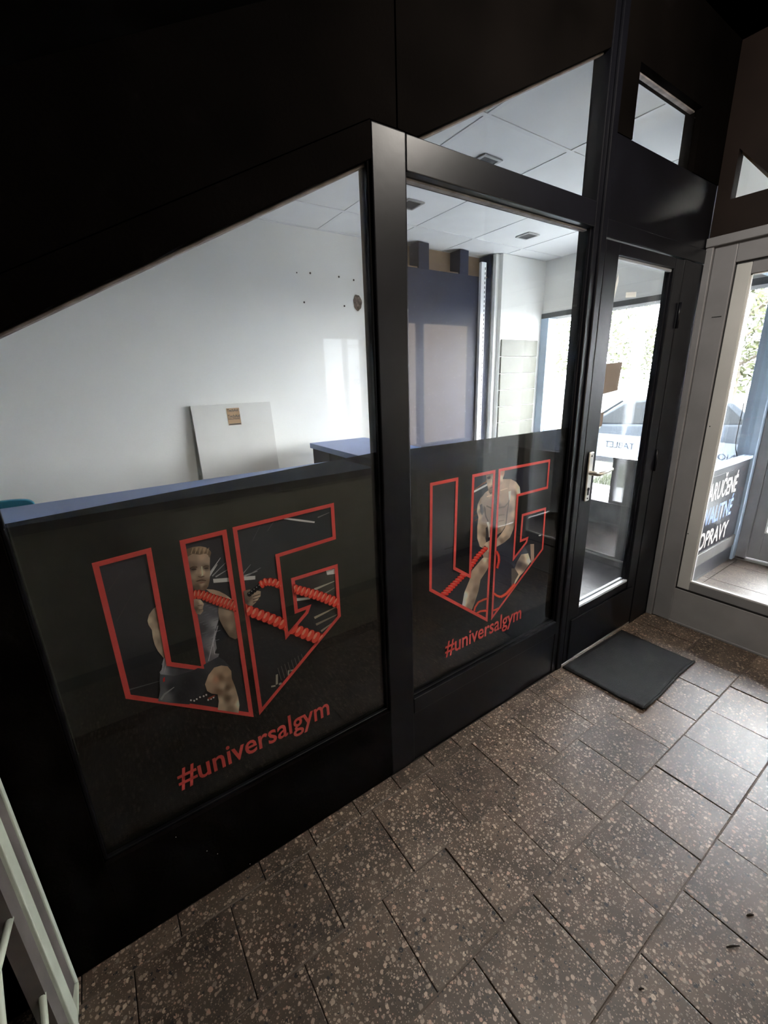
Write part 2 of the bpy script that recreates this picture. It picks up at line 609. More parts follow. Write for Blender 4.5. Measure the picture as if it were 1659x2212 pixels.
HEADLIT = mat('lit_head_underside', (.34, .29, .27), .7, var=.35, scale=25)  # light on the head undersides put into pale pinkish strips
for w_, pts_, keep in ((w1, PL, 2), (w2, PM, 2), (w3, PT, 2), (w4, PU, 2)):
    beads(w_, pts_, HEADLIT, .0065, .0305, .05, [k for k in range(len(pts_)) if k != keep])

# ================================================================== shop door
d1 = structure('door_1', 'black timber shop door with tall glass pane and silver handle', 'door')
DY0, DY1 = -.004, .042
prism_y('stile', [(1.864, .016), (1.97, .016), (1.97, 2.03), (1.864, 2.03)], DY0, DY1, BLACK, d1, .004)
prism_y('stile', [(2.476, .016), (2.566, .016), (2.566, 2.03), (2.476, 2.03)], DY0, DY1, BLACK, d1, .004)
prism_y('top_rail', [(1.97, 1.983), (2.476, 1.983), (2.476, 2.03), (1.97, 2.03)], DY0, DY1, BLACK, d1, .003)
prism_y('bottom_rail', [(1.97, .016), (2.476, .016), (2.476, .318), (1.97, .318)], DY0 + .004, DY1, BLACK, d1, .002)
prism_y('door_panel', [(1.90, .03), (2.53, .03), (2.53, .275), (1.90, .275)], DY0 - .007, DY0, BLACK, d1, .004)
PD = [(1.97, .318), (2.476, .318), (2.476, 1.983), (1.97, 1.983)]
pane_part('pane', PD, d1)
SKYBEAD = mat('sky_sheen_bead', (.5, .54, .6), .35, var=.1)  # sky reflection on the dark beads put into this pale colour
prism_y('glazing_bead', [(1.97, .318), (2.476, .318), (2.476, .331), (1.97, .331)], .002, .022, SKYBEAD, d1, .002)
prism_y('glazing_bead', [(1.97, 1.972), (2.476, 1.972), (2.476, 1.983), (1.97, 1.983)], .008, .022, SKYBEAD, d1, .002)
prism_y('glazing_bead', [(1.97, .318), (2.476, .318), (2.476, .334), (1.97, .334)], .031, .045, SKYBEAD, d1, .002)
prism_y('glazing_bead', [(2.468, .331), (2.476, .331), (2.476, 1.972), (2.468, 1.972)], .01, .022, BLACK, d1, .002)
# handle: long plate, lever, lock cylinder
hp = obj('handle_plate', (lambda b: (add_box(b, 1.897, 1.935, -.014, -.004, .925, 1.165, .006), b)[1])(bmesh.new()), SILVER, d1)
tube('lever', [(1.915, -.012, 1.065), (1.915, -.05, 1.065), (1.922, -.056, 1.065), (1.98, -.056, 1.068), (2.035, -.054, 1.072)], [.011, .0105, .0105, .009, .0075], SILVER, d1)
bm = bmesh.new()
add_tube(bm, [(1.915, -.0135, .985), (1.915, -.0165, .985)], .0085, 16)
add_box(bm, 1.911, 1.919, -.0165, -.0135, .957, .985)
obj('keyhole', bm, GASKET, d1)
for z in (1.145, .94):
    tube('screw', [(1.915, -.0135, z), (1.915, -.0155, z)], .004, GASKET, d1, 10)
# hinge on the right stile
tube('hinge', [(2.574, -.012, .98), (2.574, -.012, 1.10)], .008, BLACK, d1)
tube('hinge', [(2.574, -.012, 1.72), (2.574, -.012, 1.84)], .008, BLACK, d1)

# ================================================================== wall with the grey door
wr = structure('wall_right', 'dark brown boarded wall above the grey glazed door', 'wall')
TH = .06
# boarding above the door with a triangular light
A, B, Cc = (-.064, 2.515), (-.062, 2.308), (-.255, 2.306)
prism_x('board', [(0, 2.15), (0, zs(XR)), A, B], XR, XR + TH, BROWNBLACK, wr)
prism_x('board', [A, (0, zs(XR)), (YO, zs(XR)), (YO, 2.3), Cc], XR, XR + TH, BROWNBLACK, wr)
prism_x('board', [(0, 2.15), B, Cc, (YO, 2.3), (YO, 2.15)], XR, XR + TH, BROWNBLACK, wr)
w5 = structure('window_5', 'small triangular light in the brown wall above the grey door', 'window')
prism_x('pane', [A, B, Cc], XR + .03, XR + .034, GLASS2, w5)
prism_x('edge_strip', [(A[0] - .002, A[1] - .016), A, Cc, (Cc[0] + .02, Cc[1])], XR + .036, XR + TH, mat('pine_edge', (.35, .22, .12), .6), w5)
# lintel shelf and frame
box('lintel', XR - .03, XR + .03, YO, .0, 2.108, 2.15, GREYMETAL, wr, .004)
d2 = structure('door_2', 'grey aluminium framed glass door leading to the vestibule', 'door')
prism_x('frame', [(-.001, 0), (-.001, 2.108), (-.034, 2.108), (-.034, 0)], XR - .02, XR + .05, GREYMETAL, d2, .003)
prism_x('frame', [(-.036, 0), (-.036, 2.108), (-.134, 2.108), (-.134, 0)], XR - .006, XR + .05, GREYMETAL, d2, .004)
prism_x('frame', [(-.134, 2.018), (-.134, 2.108), (YO, 2.108), (YO, 2.018)], XR - .006, XR + .05, GREYMETAL, d2, .004)
prism_x('gasket', [(-.1345, .23), (-.1345, 2.016), (-.1405, 2.016), (-.1405, .23)], XR + .006, XR + .04, GASKET, d2)
prism_x('gasket', [(-.1345, 2.008), (-.1345, 2.018), (-1.0, 2.018), (-1.0, 2.008)], XR + .006, XR + .04, GASKET, d2)
prism_x('gasket', [(-.1345, .226), (-.1345, .235), (-1.0, .235), (-1.0, .226)], XR + .002, XR + .04, GASKET, d2)
GREYLEAF = mat('pale_grey_leaf', (.5, .505, .49), .38, var=.08, scale=4)
prism_x('stile', [(-.1405, .237), (-.1405, 2.008), (-.204, 2.008), (-.204, .237)], XR + .002, XR + .04, GREYLEAF, d2, .003)
prism_x('stile', [(-.94, .237), (-.94, 2.008), (-1.0, 2.008), (-1.0, .237)], XR + .002, XR + .04, GREYLEAF, d2, .003)
prism_x('rail', [(-.204, .237), (-.204, .292), (-.94, .292), (-.94, .237)], XR + .002, XR + .04, GREYMETAL, d2, .003)
prism_x('rail', [(-.204, 1.955), (-.204, 2.008), (-.94, 2.008), (-.94, 1.955)], XR + .002, XR + .04, GREYMETAL, d2, .003)
BEADW = mat('light_bead', (.72, .72, .7), .4)
prism_x('glazing_bead', [(-.2045, .2925), (-.2045, .300), (-.94, .300), (-.94, .2925)], XR + .004, XR + .02, BEADW, d2)
prism_x('glazing_bead', [(-.2045, .300), (-.2045, 1.955), (-.2105, 1.955), (-.2105, .300)], XR + .01, XR + .02, BEADW, d2)
prism_x('glazing_bead', [(-.2045, 1.949), (-.2045, 1.955), (-.94, 1.955), (-.94, 1.949)], XR + .01, XR + .02, BEADW, d2)
prism_x('pane', [(-.204, .292), (-.204, 1.955), (-.94, 1.955), (-.94, .292)], XR + .021, XR + .026, GLASS2, d2)
prism_x('kick_panel', [(-.134, .012), (-.134, .226), (YO, .226), (YO, .012)], XR - .002, XR + .045, GREYKICK, d2, .002)
prism_x('base_strip', [(-.134, 0), (-.134, .012), (YO, .012), (YO, 0)], XR - .012, XR + .045, GREYMETAL, d2, .002)
prism_x('frame', [(-1.002, .226), (-1.002, 2.016), (-1.06, 2.016), (-1.06, .226)], XR - .006, XR + .05, GREYMETAL, d2, .004)
prism_x('pane', [(-1.06, .226), (-1.06, 2.016), (YO, 2.016), (YO, .226)], XR + .021, XR + .026, GLASS2, d2)
# scratches and screw heads on the frame
for q in ((1355, 703), (1533, 921), (1486, 1153)):
    p = px(q[0], q[1], 0, XR)
    if -.25 < p.y < 0:
        tube('screw', [(XR + .003, p.y, p.z), (XR - .0, p.y, p.z)], .003, GASKET, d2, 8)
box('scratch', XR - .0075, XR - .0058, -.118, -.075, 1.772, 1.776, GASKET, d2)

# ================================================================== passage soffit and far walls
cp = structure('ceiling', 'black sloping soffit over the passage', 'ceiling')
bm = bmesh.new()
v = [bm.verts.new(c) for c in ((-1.6, YO, zs(-1.6)), (XR, YO, zs(XR)), (XR, .068, zs(XR)), (-1.6, .068, zs(-1.6)),
                               (-1.6, YO, zs(-1.6) + .12), (XR, YO, zs(XR) + .12), (XR, .068, zs(XR) + .12), (-1.6, .068, zs(-1.6) + .12))]
for q in ((0, 1, 2, 3), (4, 5, 6, 7), (0, 1, 5, 4), (1, 2, 6, 5), (2, 3, 7, 6), (3, 0, 4, 7)):
    bm.faces.new([v[i] for i in q])
obj('soffit_board', bm, mat('soffit_black', (.0015, .0012, .001), .8, spec=.05, var=.3), cp)
wl = structure('wall_left', 'dark end wall of the passage', 'wall')
box('plaster', -1.68, -1.6, YO, 0, -.1, 1.3, BROWNBLACK, wl)
wo = structure('wall_opposite', 'beige wall across the passage with lit display windows', 'wall')
OPP = mat('beige_passage_wall', (.3, .26, .21), .8, var=.1)
WIN = [(1.36, 1.66, 1.26, 1.80), (1.95, 2.74, .98, 1.95)]
xs_ = [-1.6, 1.36, 1.66, 1.95, 2.74, XR]
for i in range(5):
    a, b = xs_[i], xs_[i + 1]
    hole = next((w for w in WIN if abs(w[0] - a) < 1e-6), None)
    if hole:
        prism_y('plaster', [(a, -.1), (b, -.1), (b, hole[2]), (a, hole[2])], YO - .1, YO, OPP, wo)
        prism_y('plaster', [(a, hole[3]), (b, hole[3]), (b, zs(b)), (a, zs(a))], YO - .1, YO, OPP, wo)
    else:
        prism_y('plaster', [(a, -.1), (b, -.1), (b, zs(b)), (a, zs(a))], YO - .1, YO, OPP, wo)
w6 = structure('window_6', 'lit frosted display window across the passage', 'window')
box('lit_pane', 1.95, 2.74, YO - .06, YO - .055, .98, 1.95, lit_mat('lit_frosted_pane', (1.0, .8, .58), 1.1), w6)
for a in (1.95, 2.16, 2.70):
    box('frame', a, a + .035, YO - .05, YO + .006, .98, 1.95, OPP, w6)
for a in (.98, 1.915):
    box('frame', 1.95, 2.74, YO - .05, YO + .008, a, a + .035, OPP, w6)
w7 = structure('window_7', 'lit notice case with price sheets across the passage', 'window')
box('lit_pane', 1.36, 1.66, YO - .06, YO - .055, 1.26, 1.80, lit_mat('lit_notice_pane', (.86, .93, 1.0), 1.6), w7)
box('frame', 1.36, 1.66, YO - .05, YO + .01, 1.79, 1.81, OPP, w7)
box('frame', 1.36, 1.66, YO - .05, YO + .01, 1.25, 1.265, OPP, w7)
box('frame', 1.522, 1.536, YO - .05, YO + .004, 1.26, 1.80, GREYMETAL, w7)
INKM = mat('dark_ink', (.05, .055, .06), .7)
# text faces +Y: seen from the shopfront it reads along -X
text_mesh('lettering', 'rstvo', INKM, w7, lambda u, v: Vector((1.655 - u, YO - .052, 1.735 + v)), width=.1)
text_mesh('lettering', 'k', INKM, w7, lambda u, v: Vector((1.648 - u, YO - .052, 1.60 + v)), height=.025)
text_mesh('lettering', '00', INKM, w7, lambda u, v: Vector((1.655 - u, YO - .052, 1.495 + v)), height=.038)
for k in range(4):
    tube('ornament', [(1.375 + .022 * math.sin(t * .9 + k) + .006 * k, YO - .051, 1.29 + .045 * k + t * .022) for t in range(5)], .004, INKM, w7, 6)

# added fill lamp, out of view under the soffit, to brighten floor and films
lampx, lampy = 1.46, -.7
pl_ = thing('added_fill_lamp', 'added round white fill lamp, unseen under the black passage soffit', 'lamp', (lampx, lampy, zs(lampx) - .1))
tube('base', [(lampx, lampy, zs(lampx) - .068), (lampx, lampy, zs(lampx) - .1)], .13, GREYMETAL, pl_, 24)
bm = bmesh.new()
bmesh.ops.create_uvsphere(bm, u_segments=24, v_segments=12, radius=.12, matrix=Matrix.Translation((lampx, lampy, zs(lampx) - .105)) @ Matrix.Diagonal((1, 1, .6, 1)))
obj('diffuser', bm, lit_mat('fill_lamp_glow', (1.0, .93, .84), 80.0), pl_, True)

# ================================================================== vestibule beyond the grey door
fv = structure('floor', 'brown stone tile floor of the vestibule', 'floor')
box('bedding', XR, XF + .1, -1.7, 0.06, -.1, -.006, mat('pale_grout', (.3, .26, .22), .9), fv)
bm = bmesh.new()
add_box(bm, -.1985, .1985, -.1985, .1985, -.02, 0, .001)
tv = obj('floor_tile', bm, TERR2, fv)
tv.location = (XR + .06 + .2, -.05 - .2, 0)
for i in range(4):
    for j in range(4):
        if i or j:
            share('floor_tile', tv, (XR + .26 + .4 * i, -.25 - .4 * j, 0), fv)
for i in range(4):
    box('floor_tile', XR + .0615 + .4 * i, XR + .4585 + .4 * i, -.0485, -.002, -.02, 0, TERR2, fv)
cv = structure('ceiling', 'pale ceiling of the vestibule', 'ceiling')
box('ceiling_board', XR + TH, XF, -1.7, .0, 2.72, 2.8, CEILM, cv)
for i in range(4):
    box('batten', XR + .3 + .35 * i, XR + .33 + .35 * i, -1.7, 0, 2.70, 2.72, GRIDM, cv)
wv = structure('wall_vestibule', 'dark panelled partition with glass between vestibule and shop', 'wall')
PARTI = mat('charcoal_panel', (.022, .023, .027), .35, var=.3, scale=4)
box('panel', XR + TH, XF - .06, .0, .04, .225, .845, PARTI, wv, .002)
box('base_panel', XR + TH, XF - .06, -.004, .04, 0, .125, PARTI, wv, .002)
box('rail', XR + TH, XF - .06, -.01, .04, .128, .222, mat('scuffed_rail', (.09, .085, .08), .4, var=.25), wv, .003)
PALEFRAME = mat('pale_blue_frame', (.36, .46, .58), .45, var=.08)
box('sill', XR + TH, XF - .06, -.012, .045, .848, .872, PALEFRAME, wv, .003)
box('pane', XR + TH, XF - .06, .018, .023, .872, 2.09, GLASS2, wv)
box('head', XR + TH, XF - .06, .0, .04, 2.09, 2.14, PALEFRAME, wv, .003)
box('plaster', XR + TH, XF - .06, .0, .04, 2.14, 2.72, WHITEWALL, wv)
we = structure('wall_end', 'plain end wall of the vestibule', 'wall')
box('plaster', XR + TH, XF + .1, -1.78, -1.7, 0, 2.8, WHITEWALL, we)

sign = thing('repair_sign', 'black sign lettered in white and blue on the vestibule partition', 'sign', (3.66, -.001, .24))
box('sign_board', 3.25, 4.06, -.004, -.0005, .235, .80, mat('black_sign_vinyl', (.01, .01, .013), .3), sign)
WT = mat('white_sign_letters', (.36, .33, .3), .5)
BT = mat('blue_sign_letters', (.11, .17, .34), .5)
for body, z, m, x0, x1 in (('ZARU\u010cEN\u00c9', .622, WT, 3.395, 3.985), ('KVALITN\u00c9', .44, BT, 3.41, 3.985), ('OPRAVY', .258, WT, 3.455, 3.985)):
    text_mesh('lettering', body, m, sign, lambda u, v, x0=x0, z=z: Vector((x0 + u, -.0048, z + v)), width=x1 - x0, height=.128, bold=.018)

# ================================================================== street facade
wf2 = structure('wall_facade', 'street wall with dark header above the shop windows', 'wall')
box('plaster', XF, XF + .2, .05, 2.5, 2.14, 2.9, WHITEWALL, wf2)
box('header', XF - .02, XF + .2, .05, 2.12, 2.092, 2.14, mat('dark_header', (.06, .06, .062), .5), wf2, .003)
box('plaster', XF, XF + .2, 2.10, 2.5, 0, 2.14, WHITEWALL, wf2)
box('sill', XF, XF + .2, -1.78, 2.12, -.4, .02, mat('concrete_sill', (.3, .3, .3), .8), wf2)
box('plaster', XF, XF + .2, -1.78, .05, 2.16, 2.9, WHITEWALL, wf2)
box('post', XF - .06, XF + .12, -.02, .10, 0, 2.16, PALEFRAME, wf2, .004)
box('post', XF - .02, XF + .12, 1.94, 2.10, .02, 2.092, PALEFRAME, wf2, .004)
w8 = structure('window_8', 'shop window to the street with white lettered band', 'window')
box('pane', XF + .05, XF + .055, .10, 1.94, .02, 2.092, GLASS2, w8)
box('transom', XF + .03, XF + .09, .10, 1.94, .655, .70, mat('white_frame', (.75, .77, .8), .4), w8, .004)
box('mullion', XF + .03, XF + .09, .60, .645, .02, 2.092, PALEFRAME, w8, .004)
BAND = translucent_mat('white_window_band', (.4, .43, .47), .75)
for a, b in ((.10, .60), (.645, 1.94)):
    box('lettered_band', XF + .0455, XF + .0495, a, b, .70, .93, BAND, w8)
PINK = mat('pale_grey_ink', (.25, .27, .32), .7)
text_mesh('lettering', 'TABLET', PINK, w8, lambda u, v: Vector((XF + .0445, .925 + u, .80 + v)), width=.29)
text_mesh('lettering', 'NOTEBOOK', PINK, w8, lambda u, v: Vector((XF + .0445, .135 + u, .79 + v)), width=.42)
text_mesh('lettering', '|', PINK, w8, lambda u, v: Vector((XF + .0445, 1.27 + u, .80 + v)), height=.05)
text_mesh('lettering', '|', PINK, w8, lambda u, v: Vector((XF + .0445, .86 + u, .80 + v)), height=.05)

d3 = structure('door_3', 'grey street door of the vestibule with narrow glass and tape scraps', 'door')
box('frame', XF, XF + .08, -.09, -.02, 0, 2.16, GREYMETAL, d3, .004)
box('stile', XF + .01, XF + .06, -.17, -.092, .03, 2.12, GREYMETAL, d3, .003)
box('rail', XF + .01, XF + .06, -1.0, -.17, .03, .26, GREYMETAL, d3, .003)
box('glazing_bead', XF + .005, XF + .012, -1.0, -.17, .26, .272, BEADW, d3)
box('glazing_bead', XF + .005, XF + .012, -.182, -.17, .272, 2.05, BEADW, d3)
box('rail', XF + .01, XF + .06, -1.0, -.17, 2.05, 2.12, GREYMETAL, d3, .003)
box('pane', XF + .03, XF + .035, -1.0, -.17, .26, 2.05, GLASS2, d3)
box('stile', XF + .01, XF + .06, -1.08, -1.0, .03, 2.12, GREYMETAL, d3, .003)
box('frame', XF, XF + .08, -1.7, -1.08, 0, 2.16, GREYMETAL, d3, .004)
box('frame', XF, XF + .08, -1.08, -.02, 2.12, 2.16, GREYMETAL, d3, .003)
TAPE = mat('white_tape', (.8, .8, .78), .5)
for q, s in (((1643, 836), .03), ((1626, 940), .018), ((1612, 1012), .02), ((1640, 928), .012)):
    p = px(q[0], q[1], 0, XF)
    o = box('tape_scrap', -.001, .001, -s, s, -s * .55, s * .55, TAPE, d3)
    o.location = (XF - .003, p.y, p.z)
    o.rotation_euler = (random.uniform(-.7, .4), 0, 0)
cab = tube('cable', [px(x, y, 0, XF - .07) for x, y in ((1607, 870), (1603, 890), (1596, 920), (1590, 950), (1589, 970), (1593, 990))], .003, GASKET, None, 6)
tag(cab, 'thin loose grey cable hanging by the pale facade post', 'cable')

# ================================================================== shop interior
fs = structure('floor', 'dark vinyl floor inside the empty shop', 'floor')
box('vinyl', -1.6, XF, .07, YB, -.1, 0, DARKFLOOR, fs)
wb = structure('wall_back', 'white plaster back wall of the empty shop with drill holes', 'wall')
box('plaster', -1.6, XF + .2, YB, YB + .1, 0, 2.9, WHITEWALL, wb)
HOLE = mat('dark_hole', (.03, .025, .022), .9)
for q in ((641, 589), (670, 590), (732, 598), (764, 605), (657, 653), (744, 661)):
    p = px(q[0], q[1], 1, YB)
    tube('drill_hole', [(p.x, YB - .0015, p.z), (p.x, YB + .001, p.z)], .0075 if q[0] != 641 else .005, HOLE, wb, 10)
p = px(772, 654, 1, YB)
bm = bmesh.new()
rim, inn = [], []
for k in range(22):
    a = 2 * math.pi * k / 22
    rr = 1 + .04 * math.sin(3 * a + 1) + .05 * math.sin(7 * a)
    rim.append(bm.verts.new((p.x + .042 * rr * math.cos(a), YB - .003, p.z + .062 * rr * math.sin(a))))
    inn.append(bm.verts.new((p.x + .012 + .022 * math.cos(a), YB - .0012, p.z - .02 + .03 * math.sin(a))))
for k in range(22):
    bm.faces.new((rim[k], rim[(k + 1) % 22], inn[(k + 1) % 22], inn[k]))
bm.faces.new(inn)
obj('cable_hole', bm, mat('broken_plaster', (.12, .09, .075), .95, var=.7, scale=45, bump=.5), wb)
wls = structure('wall_side', 'white side wall at the far end of the shop', 'wall')
box('plaster', -1.68, -1.6, 0, YB + .1, 0, 2.9, WHITEWALL, wls)
col = structure('pillar', 'white corner pillar beside the street window', 'pillar')
box('shaft', 3.585, XF, 2.03, YB, 0, ZC, WHITEWALL, col, .003)
SLAT = mat('cream_slat', (.12, .12, .1), .5, spec=.2, var=.05)
for k in range(13):
    z0 = 1.873 - .166 * k
    if z0 - .166 < -.2:
        break
    box('slat', 3.60, XF - .08, 2.012, 2.029, max(z0 - .16, .005), z0, SLAT, col, .003)
skirt = structure('trim_1', 'white cover strip down the edge of the pillar', 'trim')
box('strip', 3.535, 3.584, 2.07, 2.11, 0, ZC, WHITEWALL, skirt, .002)

# ceiling grid
cs = structure('ceiling', 'white suspended tile ceiling of the shop', 'ceiling')
gx = [-1.6, -1.41, -.78, -.14, .49, 1.12, 1.755, 2.39, 3.02, 3.655, XF]
gy = [.07, .56, 1.205, 1.86, YB]
for a, b in zip(gx, gx[1:]):
    for c, d in zip(gy, gy[1:]):
        box('ceiling_tile', a + .006, b - .006, c + .006, d - .006, ZC + .0035, ZC + .02, CEILM, cs)
for a in gx[1:-1]:
    box('grid_bar', a - .012, a + .012, gy[0], gy[-1], ZC, ZC + .004, GRIDM, cs)
for c in gy[1:-1]:
    box('grid_bar', gx[0], gx[-1], c - .012, c + .012, ZC - .0005, ZC + .0038, GRIDM, cs)
for c, d in ((.07, .09), (YB - .02, YB)):
    box('edge_angle', gx[0], gx[-1], c, d, ZC - .001, ZC + .004, GRIDM, cs)
roof = structure('roof', 'flat roof slab over shop, passage and vestibule', 'roof')
box('slab', -1.9, XF + .35, .0, YB + .3, 2.95, 3.15, mat('roof_slab', (.25, .25, .25), .9), roof)
box('slab', XR + .0, XF + .35, -1.9, .0, 2.95, 3.15, MATS['roof_slab'], roof)
box('slab', -1.9, XR + .2, -1.9, .08, 3.65, 3.8, MATS['roof_slab'], roof)
prism_y('sun_block', [(-1.7, zs(-1.7) + .121), (XR + .06, zs(XR + .06) + .121), (XR + .06, 3.8), (-1.7, 3.8)], .001, .068, MATS['roof_slab'], roof)  # this and the next four: unseen blocks added where sun leaked in
box('sun_block', -1.8, -1.69, -1.9, YB + .3, 0, 3.8, MATS['roof_slab'], roof)
box('sun_block', -1.9, XR + .2, -1.75, -1.61, 0, 3.8, MATS['roof_slab'], roof)
box('sun_block', -1.8, XF + .3, YB + .11, YB + .3, 0, 2.95, MATS['roof_slab'], roof)
box('sun_block', XR + .06, XR + .2, -1.9, .08, 2.81, 3.8, MATS['roof_slab'], roof)

DLM = mat('dark_recess', (.03, .03, .032), .5)
DLF = mat('satin_frame', (.5, .5, .5), .35, metal=.6)
for (x, y), lab in (((2.07, 1.53), 'square recessed downlight nearest the white back wall'), ((3.36, 1.58), 'square recessed downlight nearest the white corner pillar'),
                    ((2.07, .87), 'square recessed downlight nearest the triangular fanlight')):
    t = thing('recessed_downlight', lab, 'ceiling light', (x, y, ZC), 'recessed ceiling downlights')
    s = .062
    for a in (-1, 1):
        box('frame', x + a * s - .008, x + a * s + .008, y - s - .008, y + s + .008, ZC - .006, ZC, DLF, t)
        box('frame', x - s + .008, x + s - .008, y + a * s - .008, y + a * s + .008, ZC - .006, ZC, DLF, t)
    box('recess', x - s + .008, x + s - .008, y - s + .008, y + s - .008, ZC - .0035, ZC, DLM, t)

# navy shelving wall at the back
YN = YB - .002
nv = thing('navy_cabinet', 'tall navy cabinet with brown open compartments under the ceiling', 'cabinet', (2.93, 2.2, 0))
box('front_panel', 2.36, 3.53, 2.12, 2.14, 0, 2.435, NAVY, nv, .002)
box('side_panel', 2.34, 2.36, 2.12, YN, 0, ZC - .004, NAVY, nv)
box('side_panel', 3.51, 3.53, 2.14, YN, 0, ZC - .004, NAVY, nv)
BROWN = mat('brown_board', (.2, .13, .075), .7, var=.15)
for a, b in ((2.36, 2.40), (2.62, 2.735), (3.105, 3.215), (3.495, 3.53)):
    box('divider', a, b, 2.12, YB - .02, 2.435, ZC - .004, NAVY, nv)
for a, b in ((2.40, 2.62), (2.735, 3.105), (3.215, 3.495)):
    box('compartment_back', a, b, YB - .03, YB - .02, 2.45, ZC - .004, BROWN, nv)
    box('compartment_floor', a, b, 2.14, YB - .03, 2.435, 2.45, BROWN, nv)
su = thing('shelf_upright', 'white slotted shelf upright against the navy cabinet', 'shelf upright', (3.39, 2.105, 0))
box('channel', 3.355, 3.42, 2.085, 2.118, 0, 2.555, mat('white_steel', (.78, .79, .8), .4), su, .003)
bm = bmesh.new()
for k in range(60):
    add_box(bm, 3.400, 3.408, 2.0838, 2.086, .1 + k * .0405, .1 + k * .0405 + .022)
so = obj('slots', bm, HOLE, su)
so['kind'] = 'stuff'

# leaning white board with sticker
bd = thing('white_board', 'plain white panel leaning on the back wall, brown sticker near its top', 'panel', (.925, 2.2, 0))
o = box('panel', -.295, .295, -.009, .009, 0, 1.392, mat('white_board_face', (.7, .69, .66), .6, var=.03), bd, .002)
lean = math.atan2(.13, 1.385)
o.matrix_parent_inverse = Matrix.Identity(4)
o.location = (0, -.065, 0)
o.rotation_euler = (-lean, 0, 0)
st = box('sticker', -.05, .045, -.0105, -.0095, 1.235, 1.36, mat('kraft_sticker', (.42, .27, .15), .7), o)
st.matrix_parent_inverse = Matrix.Identity(4)
for body, z, hgt, w_ in (('TechAid', 1.335, .018, .082), ('TechAid', 1.292, .02, .088), ('SOLUTIONS', 1.276, .012, .085)):
    tt = text_mesh('lettering', body, INKM, None, lambda u, v, z=z: Vector((-.046 + u, -.0112, z + v)), width=w_, height=hgt, bold=.02)
    tt.parent = o
bb = box('printed_bar', -.046, .042, -.0112, -.0106, 1.238, 1.246, INKM, o)

# counters
ca = thing('service_counter', 'long narrow blue topped counter with cream front behind the left shop window', 'counter', (.35, 1.07, 0))
box('top', -1.45, 1.28, .885, 1.245, 1.014, 1.05, BLUETOP, ca, .002)
box('edge_band', -1.45, 1.28, .880, .885, 1.012, 1.05, NAVY, ca)
box('front', -1.45, 1.28, .90, .92, .08, 1.014, CREAM, ca)
box('plinth', -1.45, 1.28, .93, .945, 0, .08, NAVY, ca)
for x in (-1.44, -.1, 1.26):
    box('side_panel', x - .01, x + .01, .92, 1.235, 0, 1.014, NAVY, ca)
cb = thing('blue_counter', 'blue topped counter on navy end panels reaching toward the back wall', 'counter', (1.66, 1.4, 0))
prism_z('top', [(1.46, 2.11), (1.96, 2.075), (1.93, .66), (1.40, .66)], 1.01, 1.05, BLUETOP, cb, .002)
box('end_panel', 1.47, 1.49, 1.80, 2.08, 0, 1.01, NAVY, cb)
box('end_panel', 1.50, 1.92, 2.0, 2.02, 0, 1.01, NAVY, cb)
box('end_panel', 1.43, 1.91, .69, .71, 0, 1.01, NAVY, cb)
box('back_panel', 1.87, 1.89, .71, 2.0, 0, 1.01, CREAM, cb)
cg = thing('grey_cabinet', 'low grey storage cabinet beside the blue counter', 'cabinet', (2.08, .98, 0))
GREYCAB = mat('light_grey_laminate', (.42, .43, .45), .5)
box('body', 1.965, 2.19, .80, 1.19, .06, 1.03, GREYCAB, cg, .002)
box('door', 1.97, 2.185, .782, .798, .08, 1.02, GREYCAB, cg, .002)
tube('knob', [(1.99, .782, .93), (1.99, .765, .93)], .008, SILVER, cg)
box('plinth', 1.975, 2.18, .81, 1.18, 0, .06, NAVY, cg)
# low dark partition with a cut-out in front of the street window
lp = thing('dark_partition', 'low charcoal partition with rectangular cut-out before the street window', 'partition', (3.47, 1.05, 0))
SCUFF = mat('scuffed_charcoal', (.075, .078, .09), .38, var=.45, scale=7)
prism_x('panel', [(.10, 0), (1.75, 0), (1.75, .48), (.10, .48)], 3.45, 3.49, SCUFF, lp, .002)
prism_x('panel', [(.10, .482), (.675, .482), (.675, .845), (.10, .845)], 3.45, 3.49, SCUFF, lp, .002)
prism_x('panel', [(1.0, .482), (1.75, .482), (1.75, .845), (1.0, .845)], 3.45, 3.49, SCUFF, lp, .002)
prism_x('cap', [(.10, .846), (.10, .862), (.675, .862), (.675, .846)], 3.442, 3.498, SCUFF, lp, .002)
prism_x('base_strip', [(.10, .0), (.10, .014), (1.75, .014), (1.75, .0)], 3.438, 3.45, mat('grey_strip', (.4, .4, .4), .5), lp)
# teal chair behind the counter
ch = thing('teal_chair', 'teal plastic chair with rounded backrest behind the long counter', 'chair', (-.5, 1.62, 0))
TEAL = mat('teal_plastic', (.012, .2, .32), .35, var=.06)
pts = []
for k in range(13):
    a = math.pi * k / 12
    sx = 1 if math.cos(a) > 0 else -1
    pts.append((-.5 + .225 * sx * abs(math.cos(a)) ** .35, .985 + .06 * math.sin(a) ** .5))
pts += [(-.70, .52), (-.30, .52)]
prism_y('backrest', pts, 1.44, 1.47, TEAL, ch, .005)
box('seat', -.72, -.28, 1.47, 1.88, .44, .47, TEAL, ch, .008)
for sx in (-.70, -.30):
    tube('leg', [(sx, 1.49, 0), (sx, 1.5, .44)], .012, SILVER, ch)
    tube('leg', [(sx, 1.87, 0), (sx, 1.84, .44)], .012, SILVER, ch)
    tube('back_support', [(sx * .985 - .005, 1.485, .44), (sx * .985 - .005, 1.478, .8)], .01, SILVER, ch)

